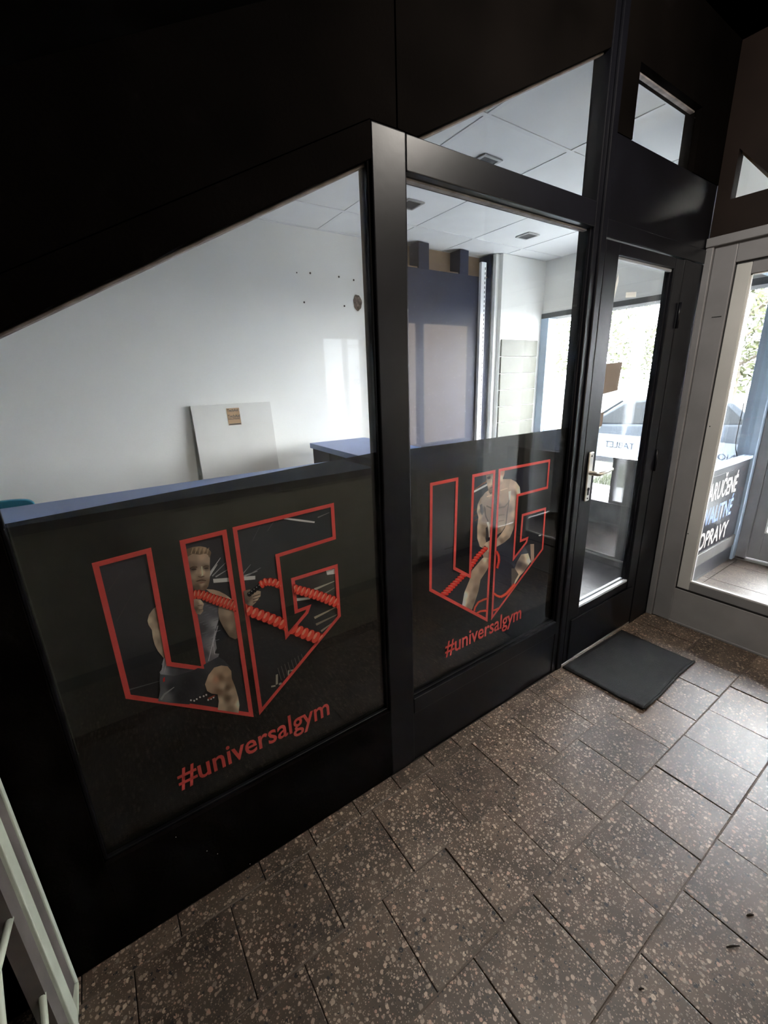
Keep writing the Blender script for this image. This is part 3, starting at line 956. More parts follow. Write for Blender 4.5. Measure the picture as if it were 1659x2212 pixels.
# ================================================================== things in the passage
dm = thing('door_mat', 'dark grey rubber door mat on the terrazzo before the shop door', 'door mat', (2.18, -.21, 0))
bm = bmesh.new()
N, M_ = 24, 16
c00, c10, c11, c01 = Vector((1.88, -.418)), Vector((2.455, -.402)), Vector((2.455, -.018)), Vector((1.86, -.012))
grid = []
for i in range(N + 1):
    row = []
    for j in range(M_ + 1):
        u, v_ = i / N, j / M_
        q = c00 * (1 - u) * (1 - v_) + c10 * u * (1 - v_) + c11 * u * v_ + c01 * (1 - u) * v_
        z = .009 + .0015 * math.sin(u * 9 + v_ * 4) + .012 * max(0, 1 - v_ * 5) * math.exp(-((u - .12) / .18) ** 2)
        row.append(bm.verts.new((q.x, q.y - .004 * math.sin(u * 7) * (1 - v_), z)))
    grid.append(row)
for i in range(N):
    for j in range(M_):
        bm.faces.new((grid[i][j], grid[i + 1][j], grid[i + 1][j + 1], grid[i][j + 1]))
ret = bmesh.ops.extrude_face_region(bm, geom=list(bm.faces))
for v_ in [e for e in ret['geom'] if isinstance(e, bmesh.types.BMVert)]:
    v_.co.z = max(.001, v_.co.z - .008)
RUB = mat('dark_ribbed_rubber', (.013, .0133, .0148), .8, spec=.3, var=.2, scale=12, bump=.35, bscale=260)
obj('rubber_sheet', bm, RUB, dm, smooth=True)
tube('rolled_edge', [(c00.x + (c10.x - c00.x) * t / 10, c00.y - .002 + .016 * t / 10 - .004 * math.sin(t * .7), .010 + .011 * math.exp(-((t / 10 - .12) / .18) ** 2)) for t in range(11)], .006, RUB, dm, 8)

# white steel grille leaf folded back against the passage, lower left
gt = thing('steel_gate', 'pale green-white steel grille gate leaf standing open by the black boards', 'gate', (-.31, -.3, 0))
GW = mat('pale_green_steel', (.55, .6, .5), .5, var=.1, scale=8)
GWD = mat('worn_grey_steel', (.13, .112, .105), .55, var=.18, scale=10)
GX = -.305
prism_x('frame_flange', [(-.014, .0), (-.014, 1.75), (-.032, 1.75), (-.032, .03)], GX - .03, GX, GW, gt, .002)
prism_x('frame_web', [(-.032, .03), (-.032, 1.75), (-.088, 1.75), (-.088, .05)], GX - .03, GX - .004, GWD, gt)
prism_x('frame_flange', [(-.088, .0), (-.088, 1.75), (-.112, 1.75), (-.112, .0)], GX - .03, GX, GW, gt, .002)
prism_x('frame_flange', [(-.1135, .0), (-.1135, 1.75), (-.14, 1.75), (-.14, .0)], GX - .03, GX + .002, GW, gt, .002)
prism_x('frame_web', [(-.14, .03), (-.14, 1.75), (-.19, 1.75), (-.19, .03)], GX - .034, GX - .006, GWD, gt)
prism_x('bottom_rail', [(-.19, .0), (-.19, .03), (-.8, .03), (-.8, .0)], GX - .03, GX, GW, gt, .002)
prism_x('bottom_rail', [(-.016, .0), (-.016, .012), (-.19, .012), (-.19, .0)], GX - .03, GX, GW, gt, .002)
prism_x('frame_flange', [(-.8, .0), (-.8, 1.75), (-.83, 1.75), (-.83, .0)], GX - .03, GX, GW, gt, .002)
prism_x('top_rail', [(-.014, 1.72), (-.014, 1.75), (-.83, 1.75), (-.83, 1.72)], GX - .03, GX, GW, gt, .002)
for z0 in (.18, .55, .92, 1.29):
    tube('zigzag_bar', [(GX - .012, -.185, z0 + .09), (GX - .012, -.30, z0 + .0), (GX - .012, -.49, z0 + .2), (GX - .012, -.68, z0), (GX - .012, -.8, z0 + .03)], .007, GW, gt)
    tube('zigzag_bar', [(GX - .012, -.185, z0 + .33), (GX - .012, -.30, z0 + .36), (GX - .012, -.49, z0 + .16), (GX - .012, -.68, z0 + .36), (GX - .012, -.8, z0 + .33)], .007, GW, gt)

# litter on the tiles
for q, lab, L_ in (((1583, 2046), 'short brown twig lying on the terrazzo tiles', .016), ((1620, 1978), 'tiny dark curl of dry leaf on the terrazzo tiles', .009), ((1385, 2138), 'small dark crumb of dirt on the terrazzo tiles', .006)):
    p = px(q[0], q[1], 2, 0)
    tg = tube('dry_twig' if L_ > .01 else 'dirt_crumb', [(p.x - L_, p.y + L_ * .6, .003), (p.x, p.y + .001, .005), (p.x + L_, p.y - L_ * .6, .003)], [.0015, .0028, .0015], mat('dry_brown', (.02, .014, .01), .9), None, 6)
    tag(tg, lab, 'litter')

# paper notes and tape on the shop door glass
pn = prism_y('paper_notice', [(1.985, 1.415), (2.155, 1.432), (2.168, 1.562), (1.99, 1.553)], .0305, .0312, translucent_mat('note_paper', (.5, .42, .35), .6))
tag(pn, 'brownish paper notice taped inside the shop door glass', 'notice')
pn = prism_y('paper_slip', [(1.985, 1.262), (2.05, 1.27), (2.055, 1.335), (1.99, 1.33)], .0305, .0312, MATS['note_paper'])
tag(pn, 'tiny brown paper slip below the notice on the shop door glass', 'notice')
tp = prism_y('tape_strip', [(2.125, 1.838), (2.215, 1.846), (2.214, 1.868), (2.124, 1.86)], .0305, .0312, TAPE)
tag(tp, 'short straight strip of white tape high on the shop door glass', 'tape')
tp = prism_y('torn_tape', [(2.018, 1.815), (2.032, 1.83), (2.05, 1.90), (2.043, 1.93), (2.028, 1.885), (2.012, 1.835)], .0305, .0312, TAPE)
tag(tp, 'torn crooked scrap of white tape high on the shop door glass', 'tape')

# ================================================================== outside
def asphalt(n, c, v_=.15, s=3):
    return mat(n, c, .9, var=v_, scale=s, bump=.2, bscale=80)
pv = structure('ground', 'pale concrete pavement outside the street windows', 'pavement')
box('slab', XF + .2, 6.66, -6, 14, -.5, -.2, asphalt('concrete_paving', (.18, .183, .188)), pv)
box('crack', 5.7, 5.712, -2, 6, -.2, -.198, asphalt('dark_joint', (.06, .06, .06)), pv)
gr = structure('ground', 'strip of grass between pavement and parked cars', 'grass')
box('soil', 6.66, 8.6, -6, 14, -.6, -.22, asphalt('green_soil', (.012, .015, .007), .3, 5), gr)
rd = structure('ground', 'pale asphalt of the street beyond the grass', 'road')
box('asphalt', 8.6, 60, -30, 60, -.8, -.45, asphalt('sunlit_asphalt', (.07, .07, .072)), rd)
bm = bmesh.new()
for k in range(5200):
    x, y = random.uniform(6.68, 8.5), random.uniform(.6, 2.75)
    a = random.uniform(0, 6.28)
    h = random.uniform(.05, .13)
    w = .006
    d = Vector((math.cos(a), math.sin(a), 0))
    t = Vector((random.uniform(-.05, .05), random.uniform(-.05, .05), h))
    b0 = Vector((x, y, -.225))
    bm.faces.new([bm.verts.new(b0 - d * w), bm.verts.new(b0 + d * w), bm.verts.new(b0 + t)])
gb = obj('grass_blades', bm, mat('grass_green', (.018, .024, .007), .7, var=.3, scale=2))
tag(gb, 'tufts of short green grass beyond the pavement', 'grass', kind='stuff')


def make_car(name, label, colr, loc, rz):
    t = thing(name, label, 'car', (0, 0, 0), 'cars parked across the street')
    body = mat('car_paint_' + name + str(colr[0]), colr, .5, spec=.1, var=.03)
    gl = mat('car_window', (.006, .008, .01), .35, spec=.08, var=.1)
    prof = [(-2.1, .25), (2.1, .25), (2.15, .55), (2.05, .72), (1.1, .86), (.95, .9), (-1.75, .95), (-2.1, .85), (-2.15, .5)]
    bm = bmesh.new()
    ws = [(-.86, 1), (-.82, .0)]
    a = [bm.verts.new((x, -.84, z)) for x, z in prof]
    b = [bm.verts.new((x, .84, z)) for x, z in prof]
    bm.faces.new(a); bm.faces.new(b[::-1])
    n = len(prof)
    for i in range(n):
        bm.faces.new((a[i], b[i], b[(i + 1) % n], a[(i + 1) % n]))
    bmesh.ops.recalc_face_normals(bm, faces=bm.faces)
    bmesh.ops.bevel(bm, geom=list(bm.edges), offset=.05, segments=3, affect='EDGES', profile=.5)
    obj('body', bm, body, t, smooth=True)
    bm = bmesh.new()
    top = [(.35, 1.40), (-.9, 1.42), (-1.35, 1.36)]
    lowp = [(1.1, .86), (-1.85, .92)]
    side = [(1.08, .87, .78), (.38, 1.38, .58), (-.2, 1.44, .57), (-1.0, 1.43, .57), (-1.45, 1.33, .60), (-1.9, .93, .78)]
    a = [bm.verts.new((x, -y, z)) for x, z, y in side]
    b = [bm.verts.new((x, y, z)) for x, z, y in side]
    bm.faces.new(a); bm.faces.new(b[::-1])
    for i in range(len(side)):
        bm.faces.new((a[i], b[i], b[(i + 1) % len(side)], a[(i + 1) % len(side)]))
    bmesh.ops.recalc_face_normals(bm, faces=bm.faces)
    bmesh.ops.bevel(bm, geom=list(bm.edges), offset=.03, segments=2, affect='EDGES', profile=.5)
    obj('cabin', bm, body, t, smooth=True)
    for s in (-1, 1):
        for q in ([(.95, .93), (.36, 1.33), (-.12, 1.38), (-.14, .94)], [(-.22, .94), (-.2, 1.38), (-.9, 1.37), (-1.0, .95)], [(-1.08, .95), (-.98, 1.36), (-1.36, 1.29), (-1.68, .97)]):
            bm = bmesh.new()
            vs = [bm.verts.new((x, s * (.81 - .23 * (z - .9) / .5), z)) for x, z in q]
            f = bm.faces.new(vs)
            r = bmesh.ops.extrude_face_region(bm, geom=[f])
            for v_ in [e for e in r['geom'] if isinstance(e, bmesh.types.BMVert)]:
                v_.co.y -= s * .05
            obj('side_window', bm, gl, t)
        tube('mirror', [(.86, s * .80, .98), (.86, s * .98, 1.0)], [.05, .09], body, t)
        for x in (-1.35, 1.35):
            tube('wheel', [(x, s * .66, .31), (x, s * .87, .31)], .31, GASKET, t, 20)
            tube('hub_cap', [(x, s * .87, .31), (x, s * .885, .31)], .19, SILVER, t, 16)
    bm = bmesh.new()
    vs = [bm.verts.new(c) for c in ((1.06, -.7, .91), (1.06, .7, .91), (.43, .52, 1.37), (.43, -.52, 1.37))]
    f = bm.faces.new(vs)
    r = bmesh.ops.extrude_face_region(bm, geom=[f])
    for v_ in [e for e in r['geom'] if isinstance(e, bmesh.types.BMVert)]:
        v_.co += Vector((.03, 0, .025))
    obj('windscreen', bm, gl, t)
    t.location = loc
    t.rotation_euler = (0, 0, rz)
    return t


make_car('parked_car', 'grey-blue hatchback parked beyond the grass, seen through the shop door', (.022, .027, .034), (10.3, 3.6, -.45), math.radians(112))
make_car('parked_car', 'white hatchback parked beyond the grass, behind the bare shrub', (.06, .062, .064), (10.2, 8.7, -.45), math.radians(95))
make_car('parked_van', 'dark blue hatchback parked beyond the vestibule windows', (.014, .02, .034), (10.6, -1.6, -.45), math.radians(95))

LEAF = mat('pale_spring_leaf', (.04, .047, .012), .8, var=.2, scale=1.5)
LEAF2 = mat('olive_leaf', (.03, .037, .011), .8, var=.2, scale=1.5)
BARK = mat('grey_bark', (.16, .13, .1), .9, var=.3)


def make_tree(label, loc, h, r, lm, nl, group='trees across the street'):
    t = thing('street_tree', label, 'tree', loc, group)
    bm = bmesh.new()
    add_tube(bm, [(0, 0, 0), (.05, .02, h * .3), (0, .06, h * .55), (.08, 0, h * .8)], [h * .03, h * .024, h * .016, .02], 8)
    for k in range(9):
        a = k * 2.4
        z = h * (.3 + .055 * k)
        d = Vector((math.cos(a), math.sin(a), .55)) * r * .75
        add_tube(bm, [Vector((.03, .03, z)), Vector((0, 0, z)) + d * .5 + Vector((0, 0, .05)), Vector((0, 0, z)) + d], [h * .011, h * .007, .01], 6)
    tr = obj('trunk', bm, BARK, None, True)
    bm = bmesh.new()
    for k in range(nl):
        while True:
            p = Vector((random.uniform(-1, 1), random.uniform(-1, 1), random.uniform(-1, 1)))
            if .3 < p.length < 1:
                break
        lump = 1 + .25 * math.sin(p.x * 5 + p.y * 3) * math.cos(p.z * 4)
        c = Vector((p.x * r * lump, p.y * r * lump, h * .62 + p.z * h * .38))
        u = Vector((random.gauss(0, 1), random.gauss(0, 1), random.gauss(0, 1))).normalized()
        w = u.orthogonal().normalized()
        s = random.uniform(.06, .13)
        bm.faces.new([bm.verts.new(c - u * s), bm.verts.new(c + w * s * .5), bm.verts.new(c + u * s), bm.verts.new(c - w * s * .5)])
    fo = obj('foliage', bm, lm)
    for q in (tr, fo):
        q.parent = t
    return t


for i, (x, y, h, r, lm, lab) in enumerate((
        (17, 4.2, 5.0, 2.0, LEAF, 'pale green tree straight across the street from the shop door'),
        (18, 9.6, 6.0, 2.3, LEAF2, 'olive green tree farthest along the street behind the white car'),
        (19, -1.2, 5.2, 2.3, LEAF, 'pale green tree across the street from the vestibule'),
        (23, 8.2, 4.6, 2.4, LEAF2, 'low olive tree between the two pale green trees'),
        (24, 2.0, 4.4, 2.5, LEAF, 'low pale tree set back behind the parked cars'))):
    make_tree(lab, (x, y, -.45), h, r, lm, 2600)

# bare shrub outside the shop window
sh = thing('bare_shrub', 'bare twiggy shrub with few leaves outside the street window', 'shrub', (6.9, 3.35, -.22))
bm = bmesh.new()


def twig(p, d, L_, r, depth):
    q = p + d * L_ * .5 + Vector((random.gauss(0, .03), random.gauss(0, .03), random.gauss(0, .02)))
    e = p + d * L_
    add_tube(bm, [p, q, e], [r, r * .8, r * .6], 5)
    if depth:
        for k in range(2 if depth > 1 else 3):
            nd = (d + Vector((random.gauss(0, .45), random.gauss(0, .45), random.gauss(.1, .3)))).normalized()
            twig(p + d * L_ * random.uniform(.45, 1), nd, L_ * random.uniform(.5, .75), r * .6, depth - 1)


for k in range(3):
    twig(Vector((.05 * k, .04 * k, 0)), Vector((random.gauss(0, .12), random.gauss(0, .15) - .05, 1)).normalized(), .85, .016, 4)
obj('branches', bm, BARK, None).parent = sh
bm = bmesh.new()
for k in range(90):
    c = Vector((random.gauss(0, .25), random.gauss(-.05, .25), random.uniform(.6, 2.0)))
    u = Vector((random.gauss(0, 1), random.gauss(0, 1), random.gauss(0, 1))).normalized()
    w = u.orthogonal()
    bm.faces.new([bm.verts.new(c - u * .03), bm.verts.new(c + w * .015), bm.verts.new(c + u * .03), bm.verts.new(c - w * .015)])
obj('leaves', bm, LEAF).parent = sh


# ================================================================== printed window films
YF = .0352                      # film sheet, behind the glass
YP = .0345                      # first print layer


def clip_convex(poly, tri):
    """Sutherland-Hodgman, tri counter-clockwise"""
    out = poly
    for i in range(3):
        a, b = tri[i], tri[(i + 1) % 3]
        ex, ey = b[0] - a[0], b[1] - a[1]
        inp, out = out, []
        for k in range(len(inp)):
            p, q = inp[k], inp[(k + 1) % len(inp)]
            sp = ex * (p[1] - a[1]) - ey * (p[0] - a[0])
            sq = ex * (q[1] - a[1]) - ey * (q[0] - a[0])
            if sp >= 0:
                out.append(p)
            if sp * sq < 0:
                t = sp / (sp - sq)
                out.append((p[0] + (q[0] - p[0]) * t, p[1] + (q[1] - p[1]) * t))
        if len(out) < 3:
            return []
    return out


def split(polys, ax, v):
    res = []
    for poly in polys:
        lo = [p for p in poly if p[ax] < v]
        if not lo or len(lo) == len(poly):
            res.append(poly)
            continue
        for s in (-1, 1):
            out = []
            for k in range(len(poly)):
                p, q = poly[k], poly[(k + 1) % len(poly)]
                sp, sq = s * (p[ax] - v), s * (q[ax] - v)
                if sp >= 0:
                    out.append(p)
                if sp * sq < 0:
                    t = sp / (sp - sq)
                    out.append((p[0] + (q[0] - p[0]) * t, p[1] + (q[1] - p[1]) * t))
            if len(out) > 2:
                res.append(out)
    return res


def tris(poly):
    vs = [Vector((p[0], p[1], 0)) for p in poly]
    res = []
    for t in tessellate_polygon([vs]):
        a, b, c = (poly[i] for i in t)
        if (b[0] - a[0]) * (c[1] - a[1]) - (b[1] - a[1]) * (c[0] - a[0]) < 0:
            b, c = c, b
        res.append((a, b, c))
    return res


class Print:
    """a flat printed picture, layer over layer, kept inside the letter outlines"""

    def __init__(self, masks, gain):
        self.masks = [t for m in masks for t in tris(m)]
        self.v, self.f, self.c = [], [], []
        self.layer = 0
        self.gain = gain

    def add(self, poly, cols, step=5.0, masks=None):
        """poly in photo pixels; cols one rgb or a list of (x, y, rgb) blended by distance"""
        self.layer += 1
        y = YP - self.layer * .00004
        flat = not isinstance(cols, list)
        xs = [p[0] for p in poly]
        ys = [p[1] for p in poly]
        for t in tris(poly):
            for m in self.masks:
                if max(p[0] for p in t) < min(p[0] for p in m) or min(p[0] for p in t) > max(p[0] for p in m) or \
                        max(p[1] for p in t) < min(p[1] for p in m) or min(p[1] for p in t) > max(p[1] for p in m):
                    continue
                q = clip_convex(list(t), m)
                if not q:
                    continue
                qs = [q]
                if not flat:
                    for ax in (0, 1):
                        lo, hi = min(p[ax] for p in q), max(p[ax] for p in q)
                        k = math.floor(lo / step) + 1
                        while k * step < hi:
                            qs = split(qs, ax, k * step)
                            k += 1
                for r in qs:
                    i0 = len(self.v)
                    for p in r:
                        w = px(p[0], p[1], 1, y)
                        self.v.append((w.x, y, w.z))
                        if flat:
                            c = cols
                        else:
                            sw, c = 0, [0, 0, 0]
                            for cx, cy, cc in cols:
                                k = 1 / (((p[0] - cx) ** 2 + (p[1] - cy) ** 2) ** 1.5 + 2)
                                sw += k
                                c = [c[i] + k * cc[i] for i in range(3)]
                            c = [x / sw for x in c]
                        self.c.append([min(.95, x * self.gain) for x in lin(c)])
                    self.f.append(list(range(i0, len(self.v))))

    def build(self, name, parent):
        me = bpy.data.meshes.new(name)
        me.from_pydata(self.v, [], self.f)
        at = me.color_attributes.new('Col', 'FLOAT_COLOR', 'POINT')
        for i, c in enumerate(self.c):
            at.data[i].color = (*c, 1)
        me.materials.append(PRINT)
        o = bpy.data.objects.new(name, me)
        COL.objects.link(o)
        o.parent = parent
        o.matrix_parent_inverse = Matrix.Translation(-parent.location)
        return o


def outline(name, pts, w, parent):
    """closed mitred stroke, given in photo pixels, laid on the film"""
    P3 = [px(x, y, 1, YP - .0034) for x, y in pts]
    c = [Vector((p.x, p.z)) for p in P3]
    n = len(c)
    bm = bmesh.new()
    ins, outs = [], []
    for i in range(n):
        a, b, d = c[i - 1], c[i], c[(i + 1) % n]
        t1, t2 = (b - a).normalized(), (d - b).normalized()
        n1, n2 = Vector((-t1.y, t1.x)), Vector((-t2.y, t2.x))
        m = (n1 + n2).normalized()
        k = min(w / 2 / max(.25, m.dot(n1)), w * 1.6)
        ins.append(bm.verts.new((b.x + m.x * k, YP - .0034, b.y + m.y * k)))
        outs.append(bm.verts.new((b.x - m.x * k, YP - .0034, b.y - m.y * k)))
    for i in range(n):
        j = (i + 1) % n
        bm.faces.new((ins[i], ins[j], outs[j], outs[i]))
    return obj(name, bm, RED, parent)


def crop(ox, oy, s, pts):
    return [(ox + x / s, oy + y / s) for x, y in pts]


def sheet(name, corners, parent, m=None):
    bm = bmesh.new()
    bm.faces.new([bm.verts.new((x, YF, z)) for x, z in corners])
    return obj(name, bm, m or FILM, parent)


def ellipse(cx, cy, a, b, ang=0, n=14):
    ca, sa = math.cos(ang), math.sin(ang)
    return [(cx + a * math.cos(2 * math.pi * k / n) * ca - b * math.sin(2 * math.pi * k / n) * sa,
             cy + a * math.cos(2 * math.pi * k / n) * sa + b * math.sin(2 * math.pi * k / n) * ca) for k in range(n)]


def rope(P, path, w0, w1, n, base, dark, light, lean=.5):
    """twisted rope: overlapping slanted strands along a path"""
    L_ = [0]
    for a, b in zip(path, path[1:]):
        L_.append(L_[-1] + math.dist(a, b))

    def at(s):
        for i in range(len(path) - 1):
            if s <= L_[i + 1] or i == len(path) - 2:
                t = (s - L_[i]) / (L_[i + 1] - L_[i])
                a, b = path[i], path[i + 1]
                return a[0] + (b[0] - a[0]) * t, a[1] + (b[1] - a[1]) * t, math.atan2(b[1] - a[1], b[0] - a[0])
    up, dn = [], []
    for i, q in enumerate(path):
        x, y, ang = at(L_[i])
        w = w0 + (w1 - w0) * i / (len(path) - 1)
        up.append((x + math.sin(ang) * w * .45, y - math.cos(ang) * w * .45))
        dn.append((x - math.sin(ang) * w * .45, y + math.cos(ang) * w * .45))
    P.add(up + dn[::-1], dark)
    for k in range(n):
        t = (k + .5) / n
        x, y, ang = at(t * L_[-1])
        w = w0 + (w1 - w0) * t
        stp = L_[-1] / n
        P.add(ellipse(x, y, stp * .52, w * .52, ang + lean * .35, 12), base)
        P.add(ellipse(x - stp * .12, y - w * .12, stp * .2, w * .3, ang + lean * .35, 8), light)


# ------------------------------------------------ left film
fl = thing('window_film', 'dark window film with man pulling ropes, on the sloping-headed shop window', 'window film', (.27, YF, .32))
tl = px(0, 1134, 1, YF); tr_ = px(812, 977, 1, YF)
sl = (tr_.z - tl.z) / (tr_.x - tl.x)
sheet('film_sheet', [(-.186, .312), (.741, .312), (.741, tr_.z + sl * (.741 - tr_.x)), (-.186, tl.z + sl * (-.186 - tl.x))], fl)
CA = (180, 1060, 2.765)
U1 = crop(*CA, [(72, 443), (390, 358), (512, 1035), (722, 1064), (592, 308), (842, 247), (1003, 1338), (268, 1230)])
G1 = crop(*CA, [(905, 228), (1487, 85), (1499, 282), (1159, 388), (1216, 868), (1335, 728), (1347, 694), (1272, 722), (1252, 530), (1510, 450), (1529, 748), (1060, 1317)])
GAIN = 2.4
P1 = Print([U1, G1], GAIN)
K = lambda pts: crop(300, 1160, 5.531, pts)          # figure drawn on a fine grid
KC = lambda lst: [(300 + x / 5.531, 1160 + y / 5.531, c) for x, y, c in lst]
A_ = lambda pts: crop(*CA, pts)
AC = lambda lst: [(180 + x / 2.765, 1060 + y / 2.765, c) for x, y, c in lst]
P1.add(A_([(0, 0), (1659, 0), (1659, 1438), (0, 1438)]), AC([(150, 500, (52, 51, 57)), (400, 700, (50, 50, 55)), (300, 1150, (36, 37, 41)), (800, 300, (50, 50, 56)), (850, 1000, (38, 40, 45)),
     (1000, 350, (47, 50, 55)), (1300, 250, (42, 46, 51)), (1100, 1000, (40, 42, 46)), (1450, 150, (40, 44, 48)), (1350, 650, (38, 40, 44)), (1200, 1150, (36, 38, 42)), (1480, 600, (60, 58, 55))]), 12)
# light streaks on the gym ceiling
for a, b, w, c in (((820, 400), (750, 500), 5, (150, 150, 155)), ((800, 440), (745, 520), 6, (165, 165, 170)), ((850, 430), (770, 510), 4, (120, 122, 128)), ((880, 460), (790, 515), 4, (130, 130, 136)),
                   ((1040, 480), (960, 510), 5, (130, 132, 136)), ((1060, 460), (985, 505), 4, (105, 107, 112)), ((1000, 440), (950, 500), 4, (100, 102, 108)),
                   ((1180, 120), (1100, 240), 2, (70, 72, 76)), ((1080, 160), (1010, 300), 2, (66, 68, 72)), ((1470, 130), (1400, 160), 4, (90, 90, 92)),
                   ((1500, 540), (1380, 590), 7, (140, 135, 125)), ((1500, 580), (1400, 640), 6, (110, 104, 96)), ((1520, 690), (1380, 760), 7, (130, 122, 108)), ((1515, 740), (1390, 800), 7, (105, 98, 88)), ((1500, 780), (1420, 840), 6, (120, 110, 98)),
                   ((230, 480), (150, 600), 2, (62, 60, 62)), ((300, 600), (200, 780), 2, (62, 60, 60)), ((480, 1130), (270, 1190), 4, (72, 74, 78))):
    d = math.dist(a, b)
    nx, ny = -(b[1] - a[1]) / d * w, (b[0] - a[0]) / d * w
    P1.add(A_([(a[0] + nx * .3, a[1] + ny * .3), (b[0] + nx, b[1] + ny), (b[0] - nx, b[1] - ny), (a[0] - nx * .3, a[1] - ny * .3)]), c)
P1.add(A_([(775, 527), (1027, 508), (1027, 530), (778, 551)]), (232, 232, 232))
P1.add(A_([(1195, 160), (1300, 172), (1383, 184), (1380, 193), (1300, 184), (1198, 170)]), (215, 218, 222))
P1.add(A_([(1450, 478), (1510, 464), (1512, 496), (1456, 503)]), (236, 236, 232))
P1.add(A_([(1270, 642), (1356, 636), (1354, 648), (1272, 660)]), (210, 210, 208))
# lettered boards low in the gym
for x, y, w_, h_ in ((1150, 1100, 12, 60), (1122, 1165, 26, 10), (1168, 1150, 16, 12), (1222, 1075, 8, 40), (1232, 1072, 22, 8), (1240, 1100, 10, 30)):
    P1.add(A_([(x, y), (x + w_, y - 5), (x + w_, y + h_ - 5), (x, y + h_)]), (130, 128, 120))
for k in range(8):
    P1.add(A_([(1160 + 20 * k, 1060 - 12 * k), (1164 + 20 * k, 1058 - 12 * k), (1185 + 20 * k, 1130 - 12 * k), (1180 + 20 * k, 1132 - 12 * k)]), (70, 70, 72))
SK, SKL, SKD = (142, 126, 110), (176, 160, 142), (96, 82, 70)
# far arm
P1.add(K([(235, 815), (170, 860), (120, 930), (103, 1000), (115, 1050), (155, 1110), (165, 1200), (190, 1290), (225, 1360), (290, 1440), (340, 1480), (420, 1300), (330, 1000)]),
       KC([(115, 1000, SKL), (160, 900, (140, 124, 108)), (220, 880, (112, 96, 84)), (240, 980, (104, 90, 78)), (150, 1060, (150, 134, 118)), (170, 1150, SKL), (210, 1130, (160, 146, 130)), (255, 1080, (120, 104, 90)),
           (200, 1260, (158, 142, 124)), (240, 1250, (124, 108, 94)), (240, 1370, (164, 148, 130)), (300, 1400, (138, 122, 106)), (300, 1250, (150, 134, 116))]), 3)
# vest
P1.add(K([(650, 640), (800, 622), (870, 640), (950, 700), (965, 850), (955, 980), (915, 1120), (912, 1210), (930, 1330), (905, 1390), (960, 1395), (945, 1445), (830, 1510), (640, 1600), (420, 1660), (255, 1640),
          (248, 1615), (290, 1560), (272, 1520), (300, 1440), (360, 1470), (450, 1200), (560, 800)]),
       KC([(760, 850, (78, 78, 86)), (900, 900, (84, 84, 92)), (760, 1100, (62, 62, 68)), (850, 1150, (88, 88, 94)), (905, 1200, (132, 132, 140)), (880, 1350, (124, 124, 130)), (930, 1050, (140, 140, 146)), (800, 1400, (70, 70, 76)), (850, 1470, (92, 92, 98)),
           (420, 1580, (74, 76, 84)), (300, 1500, (128, 130, 138)), (280, 1600, (140, 142, 150)), (500, 1600, (60, 62, 68)), (700, 700, (70, 70, 76))]), 3)
for k in range(26):
    x = 720 + (k * 37) % 200; y = 780 + k * 22
    if y < 1450:
        P1.add(K([(x, y), (x + 60, y - 22), (x + 64, y - 17), (x + 4, y + 6)]), (96, 97, 106))
for a in (((910, 1120), (830, 1480)), ((940, 1060), (870, 1330)), ((880, 1240), (905, 1400)), ((300, 1450), (270, 1600)), ((330, 1490), (300, 1620))):
    (x0, y0), (x1, y1) = a
    P1.add(K([(x0, y0), (x0 + 9, y0), (x1 + 6, y1), (x1 - 2, y1)]), (160, 160, 166))
# near shoulder and arm
P1.add(K([(800, 622), (890, 628), (960, 648), (1040, 690), (1110, 745), (1150, 800), (1175, 1000), (1200, 1195), (1150, 1222), (1080, 1190), (1015, 1090), (965, 990), (948, 900), (955, 800), (880, 690)]),
       KC([(880, 650, (150, 130, 112)), (1000, 700, (140, 120, 104)), (1100, 760, SKL), (980, 880, (128, 112, 98)), (1060, 900, (144, 126, 110)), (1140, 950, (116, 98, 86)), (1000, 1000, (112, 96, 84)), (1090, 1080, (138, 122, 106)), (1160, 1120, (110, 94, 82)), (1110, 1190, (94, 82, 72)), (1040, 1110, (96, 84, 74))]), 3)
# head
P1.add(K([(560, 160), (640, 125), (740, 118), (830, 150), (850, 215), (848, 330), (852, 420), (845, 520), (830, 590), (800, 630), (740, 645), (670, 640), (635, 590), (600, 420), (570, 260)]),
       KC([(640, 250, (136, 116, 100)), (760, 240, (164, 142, 124)), (820, 280, (150, 130, 114)), (620, 340, (110, 94, 82)), (650, 380, (86, 74, 66)), (700, 420, (140, 122, 106)), (760, 420, (178, 158, 140)), (800, 370, (92, 80, 70)),
           (830, 440, (144, 126, 110)), (720, 480, (118, 100, 86)), (660, 480, (134, 116, 100)), (640, 540, (112, 94, 80)), (750, 520, (104, 86, 74)), (760, 565, (150, 130, 112)), (700, 600, (86, 70, 60)), (790, 600, (96, 78, 66)), (835, 540, (110, 92, 78)), (650, 620, (74, 62, 54))]), 2)
P1.add(K([(552, 150), (640, 120), (735, 110), (800, 124), (845, 155), (865, 185), (856, 222), (842, 250), (826, 215), (800, 196), (730, 212), (680, 206), (640, 200), (590, 232), (572, 240)]),
       KC([(600, 170, (90, 76, 64)), (700, 140, (134, 114, 94)), (780, 150, (150, 128, 106)), (840, 200, (100, 84, 70)), (680, 195, (84, 70, 58)), (760, 195, (110, 92, 76))]), 2)
for k in range(9):
    x = 620 + 24 * k
    P1.add(K([(x, 200), (x + 22, 128), (x + 28, 128), (x + 8, 202)]), (88, 73, 60) if k % 2 else (152, 131, 108))
P1.add(K([(600, 375), (640, 352), (695, 355), (700, 366), (645, 366), (606, 392)]), (72, 58, 48))
P1.add(K([(768, 352), (800, 338), (838, 344), (838, 354), (800, 352), (770, 364)]), (76, 62, 52))
P1.add(K([(618, 388), (650, 374), (688, 378), (684, 392), (640, 398)]), (58, 50, 46))
P1.add(K([(776, 372), (806, 362), (832, 366), (828, 380), (790, 384)]), (60, 52, 48))
